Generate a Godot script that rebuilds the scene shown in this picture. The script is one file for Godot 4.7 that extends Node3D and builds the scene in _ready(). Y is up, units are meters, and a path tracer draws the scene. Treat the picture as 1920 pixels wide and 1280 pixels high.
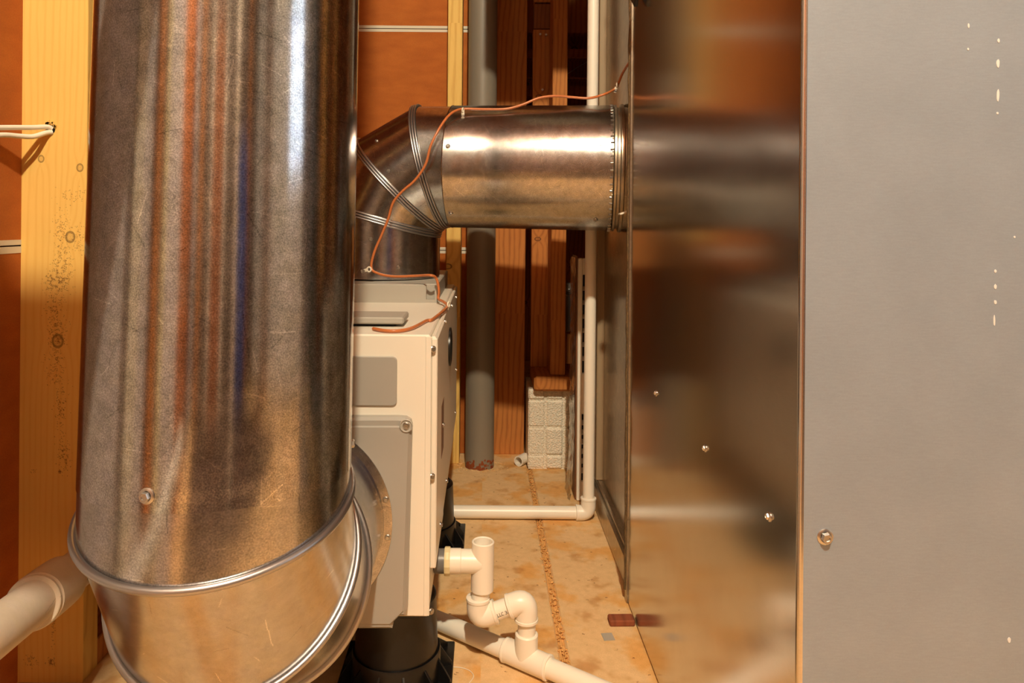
extends Node3D
# Mechanical closet: galvanized ducts, a heat-recovery ventilator, a furnace cabinet and drain pipes.
# Lens: focal length in pixels of the 1920x1280 frame; the lens is shifted, verticals stay upright.
const F := 1350.0
const CX := 908.0
const CY := 415.0
const H := 0.635
const ROLL := 0.008

var M := {}
var rng := RandomNumberGenerator.new()

# ------------------------------------------------------------------ geometry
class Geo:
	var v := PackedVector3Array()
	var n := PackedVector3Array()
	var uv := PackedVector2Array()
	var idx := PackedInt32Array()

	func vert(p: Vector3, nn: Vector3, u: Vector2) -> int:
		v.append(p); n.append(nn); uv.append(u)
		return v.size() - 1

	func tri(a: int, b: int, c: int) -> void:
		var g := (v[b] - v[a]).cross(v[c] - v[a])
		if g.dot(n[a] + n[b] + n[c]) > 0.0:
			idx.append_array([a, c, b])
		else:
			idx.append_array([a, b, c])

	func quad(a: int, b: int, c: int, d: int) -> void:
		tri(a, b, c); tri(a, c, d)

	func flat(ps: Array, nn: Vector3, us := []) -> void:
		var k := []
		for i in ps.size():
			k.append(vert(ps[i], nn, us[i] if us.size() else Vector2(ps[i].x, -ps[i].y)))
		for i in range(1, ps.size() - 1):
			tri(k[0], k[i], k[i + 1])

	func box(c: Vector3, s: Vector3, b := 0.0, bs := Basis.IDENTITY) -> Geo:
		var h := s / 2.0
		var e := [Vector3.RIGHT, Vector3.UP, Vector3.BACK]
		for a in 3:
			var j := (a + 1) % 3
			var k := (a + 2) % 3
			if a == 0:
				j = 2; k = 1
			elif a == 2:
				j = 0; k = 1
			else:
				j = 0; k = 2
			for sg in [-1.0, 1.0]:
				var ps := []
				var us := []
				for q in [[-1, -1], [1, -1], [1, 1], [-1, 1]]:
					var p: Vector3 = e[a] * h[a] * sg + e[j] * (h[j] - b) * q[0] + e[k] * (h[k] - b) * q[1]
					ps.append(c + bs * p)
					us.append(Vector2(p[j] + h[j], h[k] - p[k]))
				flat(ps, bs * (e[a] * sg), us)
			if b > 0.0:
				for sj in [-1.0, 1.0]:
					for sk in [-1.0, 1.0]:
						var p1: Vector3 = e[j] * h[j] * sj + e[k] * (h[k] - b) * sk
						var p2: Vector3 = e[j] * (h[j] - b) * sj + e[k] * h[k] * sk
						var l: Vector3 = e[a] * (h[a] - b)
						flat([c + bs * (p1 - l), c + bs * (p1 + l), c + bs * (p2 + l), c + bs * (p2 - l)], bs * ((e[j] * sj + e[k] * sk).normalized()))
		if b > 0.0:
			for sx in [-1.0, 1.0]:
				for sy in [-1.0, 1.0]:
					for sz in [-1.0, 1.0]:
						var o := Vector3(sx, sy, sz)
						var q: Vector3 = o * (h - Vector3(b, b, b))
						flat([c + bs * (q + Vector3(sx * b, 0, 0)), c + bs * (q + Vector3(0, sy * b, 0)), c + bs * (q + Vector3(0, 0, sz * b))], bs * o.normalized())
		return self

	func ab(lo: Vector3, hi: Vector3, b := 0.0) -> Geo:
		return box((lo + hi) / 2.0, (hi - lo).abs(), b)

	func tube(pts: Array, r: float, seg := 12, closed := false, caps := true) -> Geo:
		var m := pts.size()
		var up := Vector3.ZERO
		var prev := -1
		var first := -1
		var len_ := 0.0
		var cnt := m + (1 if closed else 0)
		for ii in cnt:
			var i := ii % m
			var t: Vector3
			if closed:
				t = pts[(i + 1) % m] - pts[(i - 1 + m) % m]
			else:
				t = pts[mini(i + 1, m - 1)] - pts[maxi(i - 1, 0)]
			t = t.normalized()
			if up == Vector3.ZERO:
				up = t.cross(Vector3(0.31, 0.9, 0.2)).normalized()
				if up.length() < 0.1:
					up = t.cross(Vector3.RIGHT).normalized()
			up = (up - t * up.dot(t)).normalized()
			var sd := t.cross(up)
			if ii > 0:
				len_ += (pts[i] - pts[(i - 1 + m) % m]).length()
			var base := v.size()
			for k in seg + 1:
				var a := TAU * k / seg
				var d := up * cos(a) + sd * sin(a)
				vert(pts[i] + d * r, d, Vector2(float(k) / seg, len_))
			if prev >= 0:
				for k in seg:
					quad(prev + k, prev + k + 1, base + k + 1, base + k)
			if caps and not closed and (ii == 0 or ii == m - 1):
				var nn := -t if ii == 0 else t
				var c0 := vert(pts[i], nn, Vector2(0, 0))
				var rim := v.size()
				for k in seg + 1:
					vert(v[base + k], nn, Vector2(0, 0))
				for k in seg:
					tri(c0, rim + k, rim + k + 1)
			if first < 0:
				first = base
			prev = base
		return self

	func lathe(xf: Transform3D, prof: Array, seg := 32, a0 := 0.0, a1 := TAU, faceted := false) -> Geo:
		var ns := []
		for i in prof.size() - 1:
			var d: Vector2 = prof[i + 1] - prof[i]
			ns.append(Vector2(d.y, -d.x).normalized())
		var run := 0.0
		for i in prof.size() - 1:
			var n0: Vector2 = ns[i]
			var n1: Vector2 = ns[i]
			if i > 0 and ns[i - 1].dot(ns[i]) > 0.75:
				n0 = (ns[i - 1] + ns[i]).normalized()
			if i < ns.size() - 1 and ns[i + 1].dot(ns[i]) > 0.75:
				n1 = (ns[i + 1] + ns[i]).normalized()
			var l: float = (prof[i + 1] - prof[i]).length()
			for k in seg:
				var aa := [a0 + (a1 - a0) * k / seg, a0 + (a1 - a0) * (k + 1) / seg]
				var am: float = (aa[0] + aa[1]) / 2.0
				var q := []
				for c in [[0, 0], [0, 1], [1, 1], [1, 0]]:
					var a: float = aa[c[1]]
					var p: Vector2 = prof[i + c[0]]
					var nn: Vector2 = n0 if c[0] == 0 else n1
					var an := am if faceted else a
					q.append(vert(xf * Vector3(p.x * cos(a), p.y, p.x * sin(a)), (xf.basis * Vector3(nn.x * cos(an), nn.y, nn.x * sin(an))).normalized(), Vector2((a - a0) / TAU, run + l * c[0])))
				quad(q[0], q[1], q[2], q[3])
			run += l
		return self

	# a plate: polygon in the x-y plane of xf, from z 0 to z t, its front edge chamfered by b
	func plate(poly: Array, t: float, b: float, xf: Transform3D) -> Geo:
		var m := poly.size()
		var area := 0.0
		for i in m:
			area += poly[i].x * poly[(i + 1) % m].y - poly[(i + 1) % m].x * poly[i].y
		var sg := 1.0 if area > 0 else -1.0
		var ins := PackedVector2Array()
		var out_ := PackedVector2Array()
		for i in m:
			var d0: Vector2 = (poly[i] - poly[(i - 1 + m) % m]).normalized()
			var d1: Vector2 = (poly[(i + 1) % m] - poly[i]).normalized()
			var m0 := Vector2(-d0.y, d0.x) * sg
			var m1 := Vector2(-d1.y, d1.x) * sg
			var mm := (m0 + m1).normalized()
			ins.append(poly[i] + mm * b / maxf(0.4, mm.dot(m0)))
			out_.append(poly[i])
		for i in m:
			var j := (i + 1) % m
			var dd: Vector2 = (poly[j] - poly[i]).normalized()
			var o := Vector2(dd.y, -dd.x) * sg
			flat([xf * Vector3(out_[i].x, out_[i].y, 0), xf * Vector3(out_[j].x, out_[j].y, 0), xf * Vector3(out_[j].x, out_[j].y, t - b), xf * Vector3(out_[i].x, out_[i].y, t - b)], xf.basis * Vector3(o.x, o.y, 0))
			if b > 0.0:
				flat([xf * Vector3(out_[i].x, out_[i].y, t - b), xf * Vector3(out_[j].x, out_[j].y, t - b), xf * Vector3(ins[j].x, ins[j].y, t), xf * Vector3(ins[i].x, ins[i].y, t)], (xf.basis * Vector3(o.x, o.y, 1)).normalized())
		for side in 2:
			var pp := out_ if side == 0 else ins
			var tr := Geometry2D.triangulate_polygon(pp)
			var nn := xf.basis * Vector3(0, 0, -1 if side == 0 else 1)
			var base := v.size()
			for p in pp:
				vert(xf * Vector3(p.x, p.y, 0.0 if side == 0 else t), nn, Vector2(p.x, -p.y))
			for i in range(0, tr.size(), 3):
				tri(base + tr[i], base + tr[i + 1], base + tr[i + 2])
		return self

	func mesh() -> ArrayMesh:
		var a := []
		a.resize(Mesh.ARRAY_MAX)
		a[Mesh.ARRAY_VERTEX] = v
		a[Mesh.ARRAY_NORMAL] = n
		a[Mesh.ARRAY_TEX_UV] = uv
		a[Mesh.ARRAY_INDEX] = idx
		var m := ArrayMesh.new()
		m.add_surface_from_arrays(Mesh.PRIMITIVE_TRIANGLES, a)
		return m

# the point a pixel shows at depth d in front of the lens; floor is y = 0
func P(px: float, py: float, d: float) -> Vector3:
	var a := (px - CX) / F
	var b := -(py - CY) / F
	return Vector3((a * cos(ROLL) - b * sin(ROLL)) * d, H + (a * sin(ROLL) + b * cos(ROLL)) * d, -d)

func ax(from: Vector3, to: Vector3) -> Transform3D:
	var y := (to - from).normalized()
	var x := y.cross(Vector3.BACK)
	if x.length() < 0.1:
		x = y.cross(Vector3.RIGHT)
	x = x.normalized()
	return Transform3D(Basis(x, y, x.cross(y)), from)

func rrect(w: float, h: float, r: float, k := 5) -> Array:
	var out := []
	for c in [[1, 1, 0.0], [-1, 1, 90.0], [-1, -1, 180.0], [1, -1, 270.0]]:
		for i in k + 1:
			var a := deg_to_rad(c[2] + 90.0 * i / k)
			out.append(Vector2(c[0] * (w / 2 - r) + r * cos(a), c[1] * (h / 2 - r) + r * sin(a)))
	return out

func smooth(ps: Array, k := 6) -> Array:
	var out := []
	for i in ps.size() - 1:
		var a: Vector3 = ps[maxi(i - 1, 0)]
		var b: Vector3 = ps[i]
		var c: Vector3 = ps[i + 1]
		var d: Vector3 = ps[mini(i + 2, ps.size() - 1)]
		for j in k:
			out.append(b.cubic_interpolate(c, a, d, float(j) / k))
	out.append(ps[-1])
	return out

# ------------------------------------------------------------------ nodes
func numbered(parent: Node, called: String) -> String:
	if not parent.has_node(NodePath(called)):
		return called
	var k := 1
	while parent.has_node(NodePath("%s_%03d" % [called, k])):
		k += 1
	return "%s_%03d" % [called, k]

func obj(called: String, g, mat: Material, parent: Node3D = self) -> MeshInstance3D:
	var o := MeshInstance3D.new()
	o.mesh = g.mesh() if g is Geo else g
	o.material_override = mat
	o.name = numbered(parent, called)
	parent.add_child(o, true)
	if parent != self:
		var p: Node3D = parent
		var off := Vector3.ZERO
		while p != self:
			off += p.position
			p = p.get_parent()
		o.position = -off
	return o

func thing(called: String, label: String, category: String, at := Vector3.ZERO, group := "") -> Node3D:
	var o := Node3D.new()
	o.name = numbered(self, called)
	add_child(o, true)
	o.position = at
	tag(o, label, category, group)
	return o

func tag(o: Node, label: String, category: String, group := "") -> void:
	o.set_meta("label", label)
	o.set_meta("category", category)
	if group != "":
		o.set_meta("group", group)

func setting(called: String, label := "") -> Node3D:
	var o := Node3D.new()
	o.name = called
	add_child(o, true)
	o.set_meta("kind", "structure")
	if label != "":
		o.set_meta("label", label)
	return o

func screw(parent: Node3D, at: Vector3, nrm: Vector3, r := 0.004, called := "screw") -> void:
	var g := Geo.new()
	var xf := ax(at, at + nrm)
	g.lathe(xf, [Vector2(r * 1.5, -0.0006), Vector2(r * 1.5, 0.0006), Vector2(r * 1.2, 0.0014), Vector2(r, 0.0014)], 16)
	g.lathe(xf, [Vector2(r, 0.001), Vector2(r, r * 0.95), Vector2(r * 0.85, r * 1.15), Vector2(r * 0.55, r * 1.15), Vector2(r * 0.45, r * 0.85), Vector2(0.0001, r * 0.85)], 6, 0.3, TAU + 0.3, true)
	obj(called, g, M.zinc, parent)

# ------------------------------------------------------------------ materials
func noise(freq: float, sd: int, type := FastNoiseLite.TYPE_SIMPLEX_SMOOTH, oct := 3) -> FastNoiseLite:
	var f := FastNoiseLite.new()
	f.noise_type = type
	f.frequency = freq
	f.seed = sd
	f.fractal_octaves = oct
	return f

func tex(img: Image) -> ImageTexture:
	img.generate_mipmaps()
	return ImageTexture.create_from_image(img)

func mat(c: Color, rough: float, metal := 0.0) -> StandardMaterial3D:
	var m := StandardMaterial3D.new()
	m.albedo_color = c
	m.roughness = rough
	m.metallic = metal
	return m

func tri_mat(t: Texture2D, scale: float, rough: float, metal := 0.0, off := Vector3.ZERO) -> StandardMaterial3D:
	var m := mat(Color.WHITE, rough, metal)
	m.albedo_texture = t
	m.uv1_triplanar = true
	m.uv1_triplanar_sharpness = 8.0
	m.uv1_scale = Vector3.ONE * scale
	m.uv1_offset = off
	return m

# sawn softwood: the grain runs down the picture; knots [x, y, r] in pixels
func wood_img(w: int, h: int, light: Color, dark: Color, sd: int, pitch: float, knots := []) -> Image:
	var img := Image.create(w, h, false, Image.FORMAT_RGB8)
	var n1 := noise(0.006, sd)
	var n2 := noise(0.05, sd + 1)
	var n3 := noise(0.35, sd + 2)
	for y in h:
		for x in w:
			var u := x + 30.0 * n1.get_noise_2d(x * 0.5, y * 0.07) + 2.0 * n2.get_noise_2d(x, y * 0.1)
			var kn := 0.0
			for k in knots:
				var dx: float = x - k[0]
				var dy: float = (y - k[1]) * 0.8
				var dd := sqrt(dx * dx + dy * dy)
				u += signf(dx) * k[2] * 1.4 * exp(-pow(dd / (k[2] * 2.6), 2.0))
				if dd < k[2]:
					kn = maxf(kn, 0.14 + 0.6 * smoothstep(0.5, 0.8, dd / k[2]) * (1.0 - smoothstep(0.88, 1.0, dd / k[2])) + 0.1 * sin(dd * 1.6 + n2.get_noise_2d(x * 2, y * 2) * 4.0))
			var s := 0.5 + 0.5 * sin(u * TAU / pitch)
			var t := 0.55 * pow(s, 3.0) + 0.22 * n2.get_noise_2d(x * 2.0, y * 0.12) + 0.12 * n3.get_noise_2d(x, y * 0.06) + 0.08 * n1.get_noise_2d(x + 300, y)
			var c := light.lerp(dark, clampf(t * 0.75, 0.0, 1.0))
			if kn > 0.0:
				c = c.lerp(dark.darkened(0.45), clampf(kn, 0.0, 1.0))
			img.set_pixel(x, y, c)
	return img

# zinc-coated sheet: mottled spangle, rubbed scratches and chalky smudges
func zinc_img(w: int, h: int, base: float, spread: float, sd: int, scratches: int, smudges: Array, fine := true) -> Image:
	var img := Image.create(w, h, false, Image.FORMAT_RGB8)
	var n1 := noise(0.5, sd, FastNoiseLite.TYPE_SIMPLEX, 2)
	var n2 := noise(0.03, sd + 1)
	var n3 := noise(0.2, sd + 2, FastNoiseLite.TYPE_CELLULAR, 1)
	n3.cellular_return_type = FastNoiseLite.RETURN_CELL_VALUE
	for y in h:
		for x in w:
			var t := base + spread * (1.1 * n1.get_noise_2d(x, y) * (1.0 if fine else 0.3) + 0.45 * n2.get_noise_2d(x, y) + 0.16 * n3.get_noise_2d(x, y))
			var b := t * (1.0 + 0.03 * n2.get_noise_2d(x + 500, y))
			img.set_pixel(x, y, Color(clampf(t, 0, 1), clampf(t, 0, 1), clampf(b, 0, 1)))
	var r := RandomNumberGenerator.new()
	r.seed = sd
	for i in scratches:
		var x := r.randf() * w
		var y := r.randf() * h
		var a := r.randfn(0.0, 0.5) + (PI / 2 if r.randf() < 0.4 else 0.0)
		var l := r.randf_range(4, 34) * (1.0 if r.randf() < 0.92 else 2.2)
		var st := r.randf_range(0.06, 0.28) * (1.0 if r.randf() < 0.7 else -0.8)
		for k in int(l):
			a += r.randfn(0.0, 0.01)
			x += cos(a); y += sin(a)
			var xi := posmod(int(x), w)
			var yi := posmod(int(y), h)
			var c := img.get_pixel(xi, yi)
			var s2 := st * (0.5 + 0.5 * r.randf())
			img.set_pixel(xi, yi, Color(clampf(c.r + s2, 0, 1), clampf(c.g + s2, 0, 1), clampf(c.b + s2, 0, 1)))
	for s in smudges:
		for k in int(s[4]):
			var xi := posmod(int(s[0] + r.randfn(0, s[2])), w)
			var yi := posmod(int(s[1] + r.randfn(0, s[3])), h)
			var c := img.get_pixel(xi, yi)
			img.set_pixel(xi, yi, c.lerp(s[5] if s.size() > 5 else Color(0.95, 0.95, 0.93), 0.6))
	return img

func make_materials() -> void:
	var pine_l := Color(0.92, 0.76, 0.42)
	var pine_d := Color(0.78, 0.56, 0.26)
	var pine := tex(wood_img(320, 640, pine_l, pine_d, 4, 15.0, [[70, 180, 9], [240, 420, 11], [170, 560, 7]]))
	M.pine = tri_mat(pine, 2.6, 0.75)
	var fir := tex(wood_img(320, 640, Color(0.76, 0.48, 0.22), Color(0.52, 0.27, 0.09), 21, 11.0, [[120, 300, 8], [260, 90, 10]]))
	M.fir = tri_mat(fir, 2.6, 0.78)
	var dark := tex(wood_img(256, 512, Color(0.60, 0.36, 0.19), Color(0.38, 0.19, 0.08), 33, 9.0, [[60, 90, 9]]))
	M.old_wood = tri_mat(dark, 2.8, 0.8)
	M.rough_board = tri_mat(fir, 2.0, 0.85)
	# the stud beside the vertical duct, one metre of its wide face: knots and mildew where the photograph has them
	var W := 176
	var HH := 2048
	var sc := 2048.0 / 1370.0
	var kx := W / 122.0
	var kn := [[(147 - 38) * kx, 320 * sc, 10], [(130 - 38) * kx, 450 * sc, 14], [(74 - 38) * kx, 304 * sc, 9], [(108 - 38) * kx, 645 * sc, 17]]
	var face := wood_img(W, HH, Color(0.94, 0.775, 0.42), Color(0.90, 0.69, 0.33), 8, 17.0, kn)
	var r := RandomNumberGenerator.new()
	r.seed = 77
	var mold := noise(0.06, 5)
	for c in [[128, 370, 16, 6, 120], [110, 440, 9, 20, 300], [112, 500, 10, 18, 420], [103, 530, 12, 10, 500], [98, 570, 9, 24, 420], [104, 630, 8, 16, 420], [100, 690, 9, 25, 300], [112, 770, 6, 30, 320], [118, 860, 5, 16, 260], [140, 455, 8, 12, 120], [60, 890, 2, 2, 40], [110, 890, 2, 2, 30], [60, 1245, 5, 5, 160], [97, 1247, 4, 4, 130], [100, 1160, 2, 30, 160]]:
		for k in int(c[4]):
			var x: float = (c[0] + r.randfn(0, c[2]) - 34) * kx
			var y: float = (c[1] + r.randfn(0, c[3])) * sc
			if x < 1 or x > W - 2 or y < 1 or y > HH - 2 or mold.get_noise_2d(x, y) < -0.05:
				continue
			var cc := face.get_pixel(int(x), int(y)).lerp(Color(0.40, 0.23, 0.08), r.randf_range(0.25, 0.7))
			face.set_pixel(int(x), int(y), cc)
			for o in [[1, 0], [-1, 0], [0, 1], [0, -1], [1, 1]]:
				if r.randf() < 0.6:
					face.set_pixel(int(x) + o[0], int(y) + o[1], cc.lerp(face.get_pixel(int(x) + o[0], int(y) + o[1]), 0.35))
	M.stud_face = mat(Color.WHITE, 0.72)
	M.stud_face.albedo_texture = tex(face)
	M.stud_face.uv1_scale = Vector3(1.0 / 0.089, 1.0, 1)

	# brown paper back of the wallboard
	var paper := Image.create(512, 512, false, Image.FORMAT_RGB8)
	var p1 := noise(0.01, 3)
	var p2 := noise(0.3, 6)
	for y in 512:
		for x in 512:
			var t := 0.045 * p1.get_noise_2d(x, y * 2.5) + 0.05 * p2.get_noise_2d(x, y * 2.0)
			paper.set_pixel(x, y, Color(0.69 + t, 0.375 + t * 0.8, 0.11 + t * 0.5))
	M.paper = tri_mat(tex(paper), 2.0, 0.85)
	M.paper_white = mat(Color(0.86, 0.82, 0.74), 0.8)

	# concrete: buff grey, with ochre and rust seepage stains
	var con := Image.create(1024, 1024, false, Image.FORMAT_RGB8)
	var c1 := noise(0.0065, 12, FastNoiseLite.TYPE_SIMPLEX_SMOOTH, 4)
	var c2 := noise(0.05, 13)
	var c3 := noise(0.4, 14)
	var c4 := noise(0.012, 15, FastNoiseLite.TYPE_SIMPLEX_SMOOTH, 5)
	for y in 1024:
		for x in 1024:
			var g := 0.03 * c2.get_noise_2d(x, y) + 0.045 * c3.get_noise_2d(x, y)
			var col := Color(0.87 + g, 0.735 + g, 0.54 + g)
			var s := smoothstep(-0.05, 0.45, c1.get_noise_2d(x, y) + 0.12 * c2.get_noise_2d(x + 90, y))
			col = col.lerp(Color(0.86 + g, 0.62 + g, 0.32 + g), s * 0.75)
			var d := smoothstep(0.15, 0.7, c4.get_noise_2d(x, y) + 0.15 * c3.get_noise_2d(x, y))
			col = col.lerp(Color(0.64, 0.40, 0.18), d * 0.42)
			con.set_pixel(x, y, col)
	for i in 420:
		var x := r.randi_range(2, 1020)
		var y := r.randi_range(2, 1020)
		var col := Color(0.40, 0.25, 0.12) if r.randf() < 0.7 else Color(0.85, 0.76, 0.6)
		for k in r.randi_range(2, 10):
			con.set_pixel(clampi(x + r.randi_range(-1, 2), 0, 1023), clampi(y + r.randi_range(-1, 1), 0, 1023), col)
	M.concrete = tri_mat(tex(con), 1.1, 0.62)
	M.concrete.heightmap_enabled = true
	var hm := noise(0.12, 18, FastNoiseLite.TYPE_SIMPLEX_SMOOTH, 4).get_seamless_image(256, 256)
	M.concrete.heightmap_texture = tex(hm)
	M.concrete.heightmap_scale = 0.06
	M.sawdust = tri_mat(tex(wood_img(128, 128, Color(0.88, 0.68, 0.41), Color(0.58, 0.37, 0.17), 40, 5.0)), 14.0, 0.9)

	# metals
	var zn := zinc_img(1024, 1024, 0.70, 0.17, 2, 700, [[226, 16, 9, 5, 260], [214, 20, 16, 4, 160], [180, 18, 12, 4, 200], [172, 22, 9, 3, 120], [250, 90, 3, 6, 40], [240, 120, 10, 5, 50], [262, 250, 4, 4, 30], [256, 300, 3, 9, 40], [268, 470, 4, 9, 60], [262, 560, 5, 14, 70], [255, 700, 8, 30, 120], [236, 760, 12, 30, 140], [205, 560, 14, 5, 60], [196, 420, 16, 4, 60]])
	M.zinc_duct = mat(Color(1, 1, 1), 0.18, 1.0)
	M.zinc_duct.albedo_texture = tex(zn)
	M.zinc_duct.uv1_scale = Vector3(1.0, 1.25, 1)
	var rg := Image.create(512, 512, false, Image.FORMAT_L8)
	var rn := noise(0.35, 51, FastNoiseLite.TYPE_SIMPLEX, 2)
	var rn2 := noise(0.02, 52)
	for y in 512:
		for x in 512:
			var t := 0.80 + 0.14 * rn.get_noise_2d(x, y) + 0.10 * rn2.get_noise_2d(x, y)
			rg.set_pixel(x, y, Color(t, t, t))
	var rgt := tex(rg)
	M.zinc_duct.roughness_texture = rgt
	M.zinc_gore = tri_mat(tex(zinc_img(512, 512, 0.69, 0.13, 61, 260, [])), 3.2, 0.27, 1.0)
	M.zinc_gore.roughness_texture = rgt
	M.zinc_front_gore = tri_mat(tex(zinc_img(512, 512, 0.74, 0.09, 65, 40, [], false)), 3.2, 0.27, 1.0)
	M.zinc_front_gore.roughness_texture = rgt
	M.zinc_collar = tri_mat(tex(zinc_img(512, 512, 0.69, 0.13, 67, 120, [])), 2.4, 0.19, 1.0)
	M.zinc = mat(Color(0.80, 0.79, 0.77), 0.28, 1.0)
	M.zinc_bead = mat(Color(0.70, 0.70, 0.71), 0.36, 1.0)
	var br := Image.create(512, 512, false, Image.FORMAT_RGB8)
	var b1 := noise(0.6, 70, FastNoiseLite.TYPE_SIMPLEX, 2)
	var b2 := noise(0.01, 71)
	for y in 512:
		for x in 512:
			var t := 0.80 + 0.012 * b1.get_noise_2d(x * 0.1, y) + 0.02 * b2.get_noise_2d(x, y) + 0.012 * b1.get_noise_2d(x, y + 900)
			br.set_pixel(x, y, Color(t, t * 0.995, t * 0.985))
	M.cabinet_side = tri_mat(tex(br), 2.2, 0.17, 1.0)
	M.cabinet_front = tri_mat(tex(br), 2.2, 0.5, 0.35)
	M.cabinet_front.albedo_color = Color(0.73, 0.79, 0.86)
	M.old_steel = tri_mat(tex(zinc_img(512, 512, 0.68, 0.12, 81, 200, [[200, 200, 60, 80, 900, Color(0.7, 0.6, 0.45)]], false)), 2.4, 0.3, 0.9)
	M.old_steel.albedo_color = Color(1.0, 0.94, 0.84)
	M.sealant = tri_mat(tex(zinc_img(256, 256, 0.45, 0.3, 83, 20, [], false)), 6.0, 0.7)
	M.tan_strip = mat(Color(0.62, 0.53, 0.41), 0.6)
	M.sealant.albedo_color = Color(0.85, 0.68, 0.45)
	M.steel_dark = mat(Color(0.20, 0.19, 0.18), 0.45, 0.8)
	M.column = mat(Color(0.51, 0.475, 0.42), 0.42)
	M.rust = tri_mat(tex(wood_img(128, 128, Color(0.56, 0.27, 0.10), Color(0.36, 0.15, 0.05), 44, 7.0)), 10.0, 0.9)

	# plastics and paint
	M.pvc = mat(Color(0.93, 0.905, 0.85), 0.34)
	M.pvc_edge = mat(Color(0.88, 0.83, 0.66), 0.4)
	M.pvc_dull = tri_mat(tex(zinc_img(256, 256, 0.84, 0.04, 91, 10, [[90, 100, 20, 8, 120, Color(0.5, 0.45, 0.38)]], false)), 4.0, 0.5)
	M.pvc_dull.albedo_color = Color(1.0, 0.95, 0.87)
	M.pvc_grey = mat(Color(0.42, 0.42, 0.42), 0.35)
	M.hrv_white = mat(Color(0.90, 0.875, 0.82), 0.36)
	M.hrv_grey = mat(Color(0.63, 0.615, 0.585), 0.40)
	M.hrv_lid = mat(Color(0.66, 0.64, 0.60), 0.45)
	M.black_plastic = mat(Color(0.055, 0.052, 0.05), 0.33)
	M.black = mat(Color(0.03, 0.028, 0.026), 0.6)
	M.ink = mat(Color(0.05, 0.045, 0.06), 0.6)
	M.brown_sticker = mat(Color(0.45, 0.29, 0.18), 0.5)
	M.wire = mat(Color(0.74, 0.43, 0.24), 0.3)
	M.clip = mat(Color(0.88, 0.85, 0.78), 0.45)
	M.cable = mat(Color(0.92, 0.89, 0.82), 0.5)
	M.red = mat(Color(0.75, 0.10, 0.06), 0.5)
	M.drip = mat(Color(0.83, 0.83, 0.82), 0.6)
	var bk := Image.create(256, 256, false, Image.FORMAT_RGB8)
	var k1 := noise(0.08, 95)
	for y in 256:
		for x in 256:
			var t := 0.05 * k1.get_noise_2d(x, y)
			bk.set_pixel(x, y, Color(0.92 + t, 0.88 + t, 0.80 + t))
	M.painted_brick = tri_mat(tex(bk), 6.0, 0.6)
	M.painted_brick.heightmap_enabled = true
	M.painted_brick.heightmap_texture = M.concrete.heightmap_texture
	M.painted_brick.heightmap_scale = 0.25
	M.terracotta = tri_mat(tex(wood_img(128, 128, Color(0.54, 0.29, 0.17), Color(0.36, 0.17, 0.09), 47, 23.0)), 12.0, 0.9)
	M.mat_brown = mat(Color(0.33, 0.25, 0.19), 0.8)
	M.shade_box_grey = mat(Color(0.78, 0.75, 0.73), 0.5)
	M.plaster = mat(Color(0.72, 0.71, 0.69), 0.85)
	M.plaster_grey = mat(Color(0.78, 0.74, 0.72), 0.85)
	M.plaster_brown = mat(Color(0.40, 0.33, 0.27), 0.85)
	M.pane = mat(Color(0.95, 0.97, 1.0, 0.08), 0.02)
	M.pane.transparency = BaseMaterial3D.TRANSPARENCY_ALPHA
	M.streak_blue = mat(Color(0.18, 0.26, 0.50), 0.45)
	M.film = mat(Color(0.85, 0.83, 0.80, 0.16), 0.12)
	M.film.transparency = BaseMaterial3D.TRANSPARENCY_ALPHA

# ------------------------------------------------------------------ a four-piece round elbow
# O bend centre, e0 from O to the first axis, t0 direction of travel, total angle, axis radius, pipe radius
func elbow(parent: Node3D, O: Vector3, e0: Vector3, t0: Vector3, ang: float, R: float, r: float, material: Material, bead_r: float, bead_count: int, lead_in: float, lead_out: float) -> void:
	var bn := e0.cross(t0)
	var mids := [0.0, ang / 3, ang * 2 / 3, ang]
	var cuts := [0.0, ang / 6, ang / 2, ang * 5 / 6, ang]
	var SEG := 96
	for g in 4:
		var geo := Geo.new()
		var th: float = mids[g]
		var er := e0 * cos(th) + t0 * sin(th)
		var tt := t0 * cos(th) - e0 * sin(th)
		var base := geo.v.size()
		for k in SEG + 1:
			var a := TAU * k / SEG
			var rho := R + r * cos(a)
			var nn := er * cos(a) + bn * sin(a)
			for s in 2:
				var t: float = rho * tan(cuts[g + s] - th)
				if g == 0 and s == 0:
					t = -lead_in
				if g == 3 and s == 1:
					t = lead_out
				geo.vert(O + er * rho + bn * (r * sin(a)) + tt * t, nn, Vector2(float(k) / SEG, t))
		for k in SEG:
			geo.quad(base + 2 * k, base + 2 * k + 1, base + 2 * k + 3, base + 2 * k + 2)
		obj("gore", geo, M.zinc_collar if g == 0 and bead_count == 1 else material, parent)
	for c in 3:
		var al: float = cuts[c + 1]
		var sd := (t0 * cos(al) - e0 * sin(al)).normalized()
		var th: float = mids[c]
		var er := e0 * cos(th) + t0 * sin(th)
		var tt := t0 * cos(th) - e0 * sin(th)
		var geo := Geo.new()
		for b in bead_count:
			var pts := []
			for k in 96:
				var a := TAU * k / 96
				var rr := r + bead_r * 0.55
				var rho := R + rr * cos(a)
				pts.append(O + er * rho + bn * (rr * sin(a)) + tt * (rho * tan(al - th)) + sd * ((b - (bead_count - 1) / 2.0) * bead_r * 2.05))
			geo.tube(pts, bead_r, 10, true)
		obj("seam_bead", geo, M.zinc_bead, parent)

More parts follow.
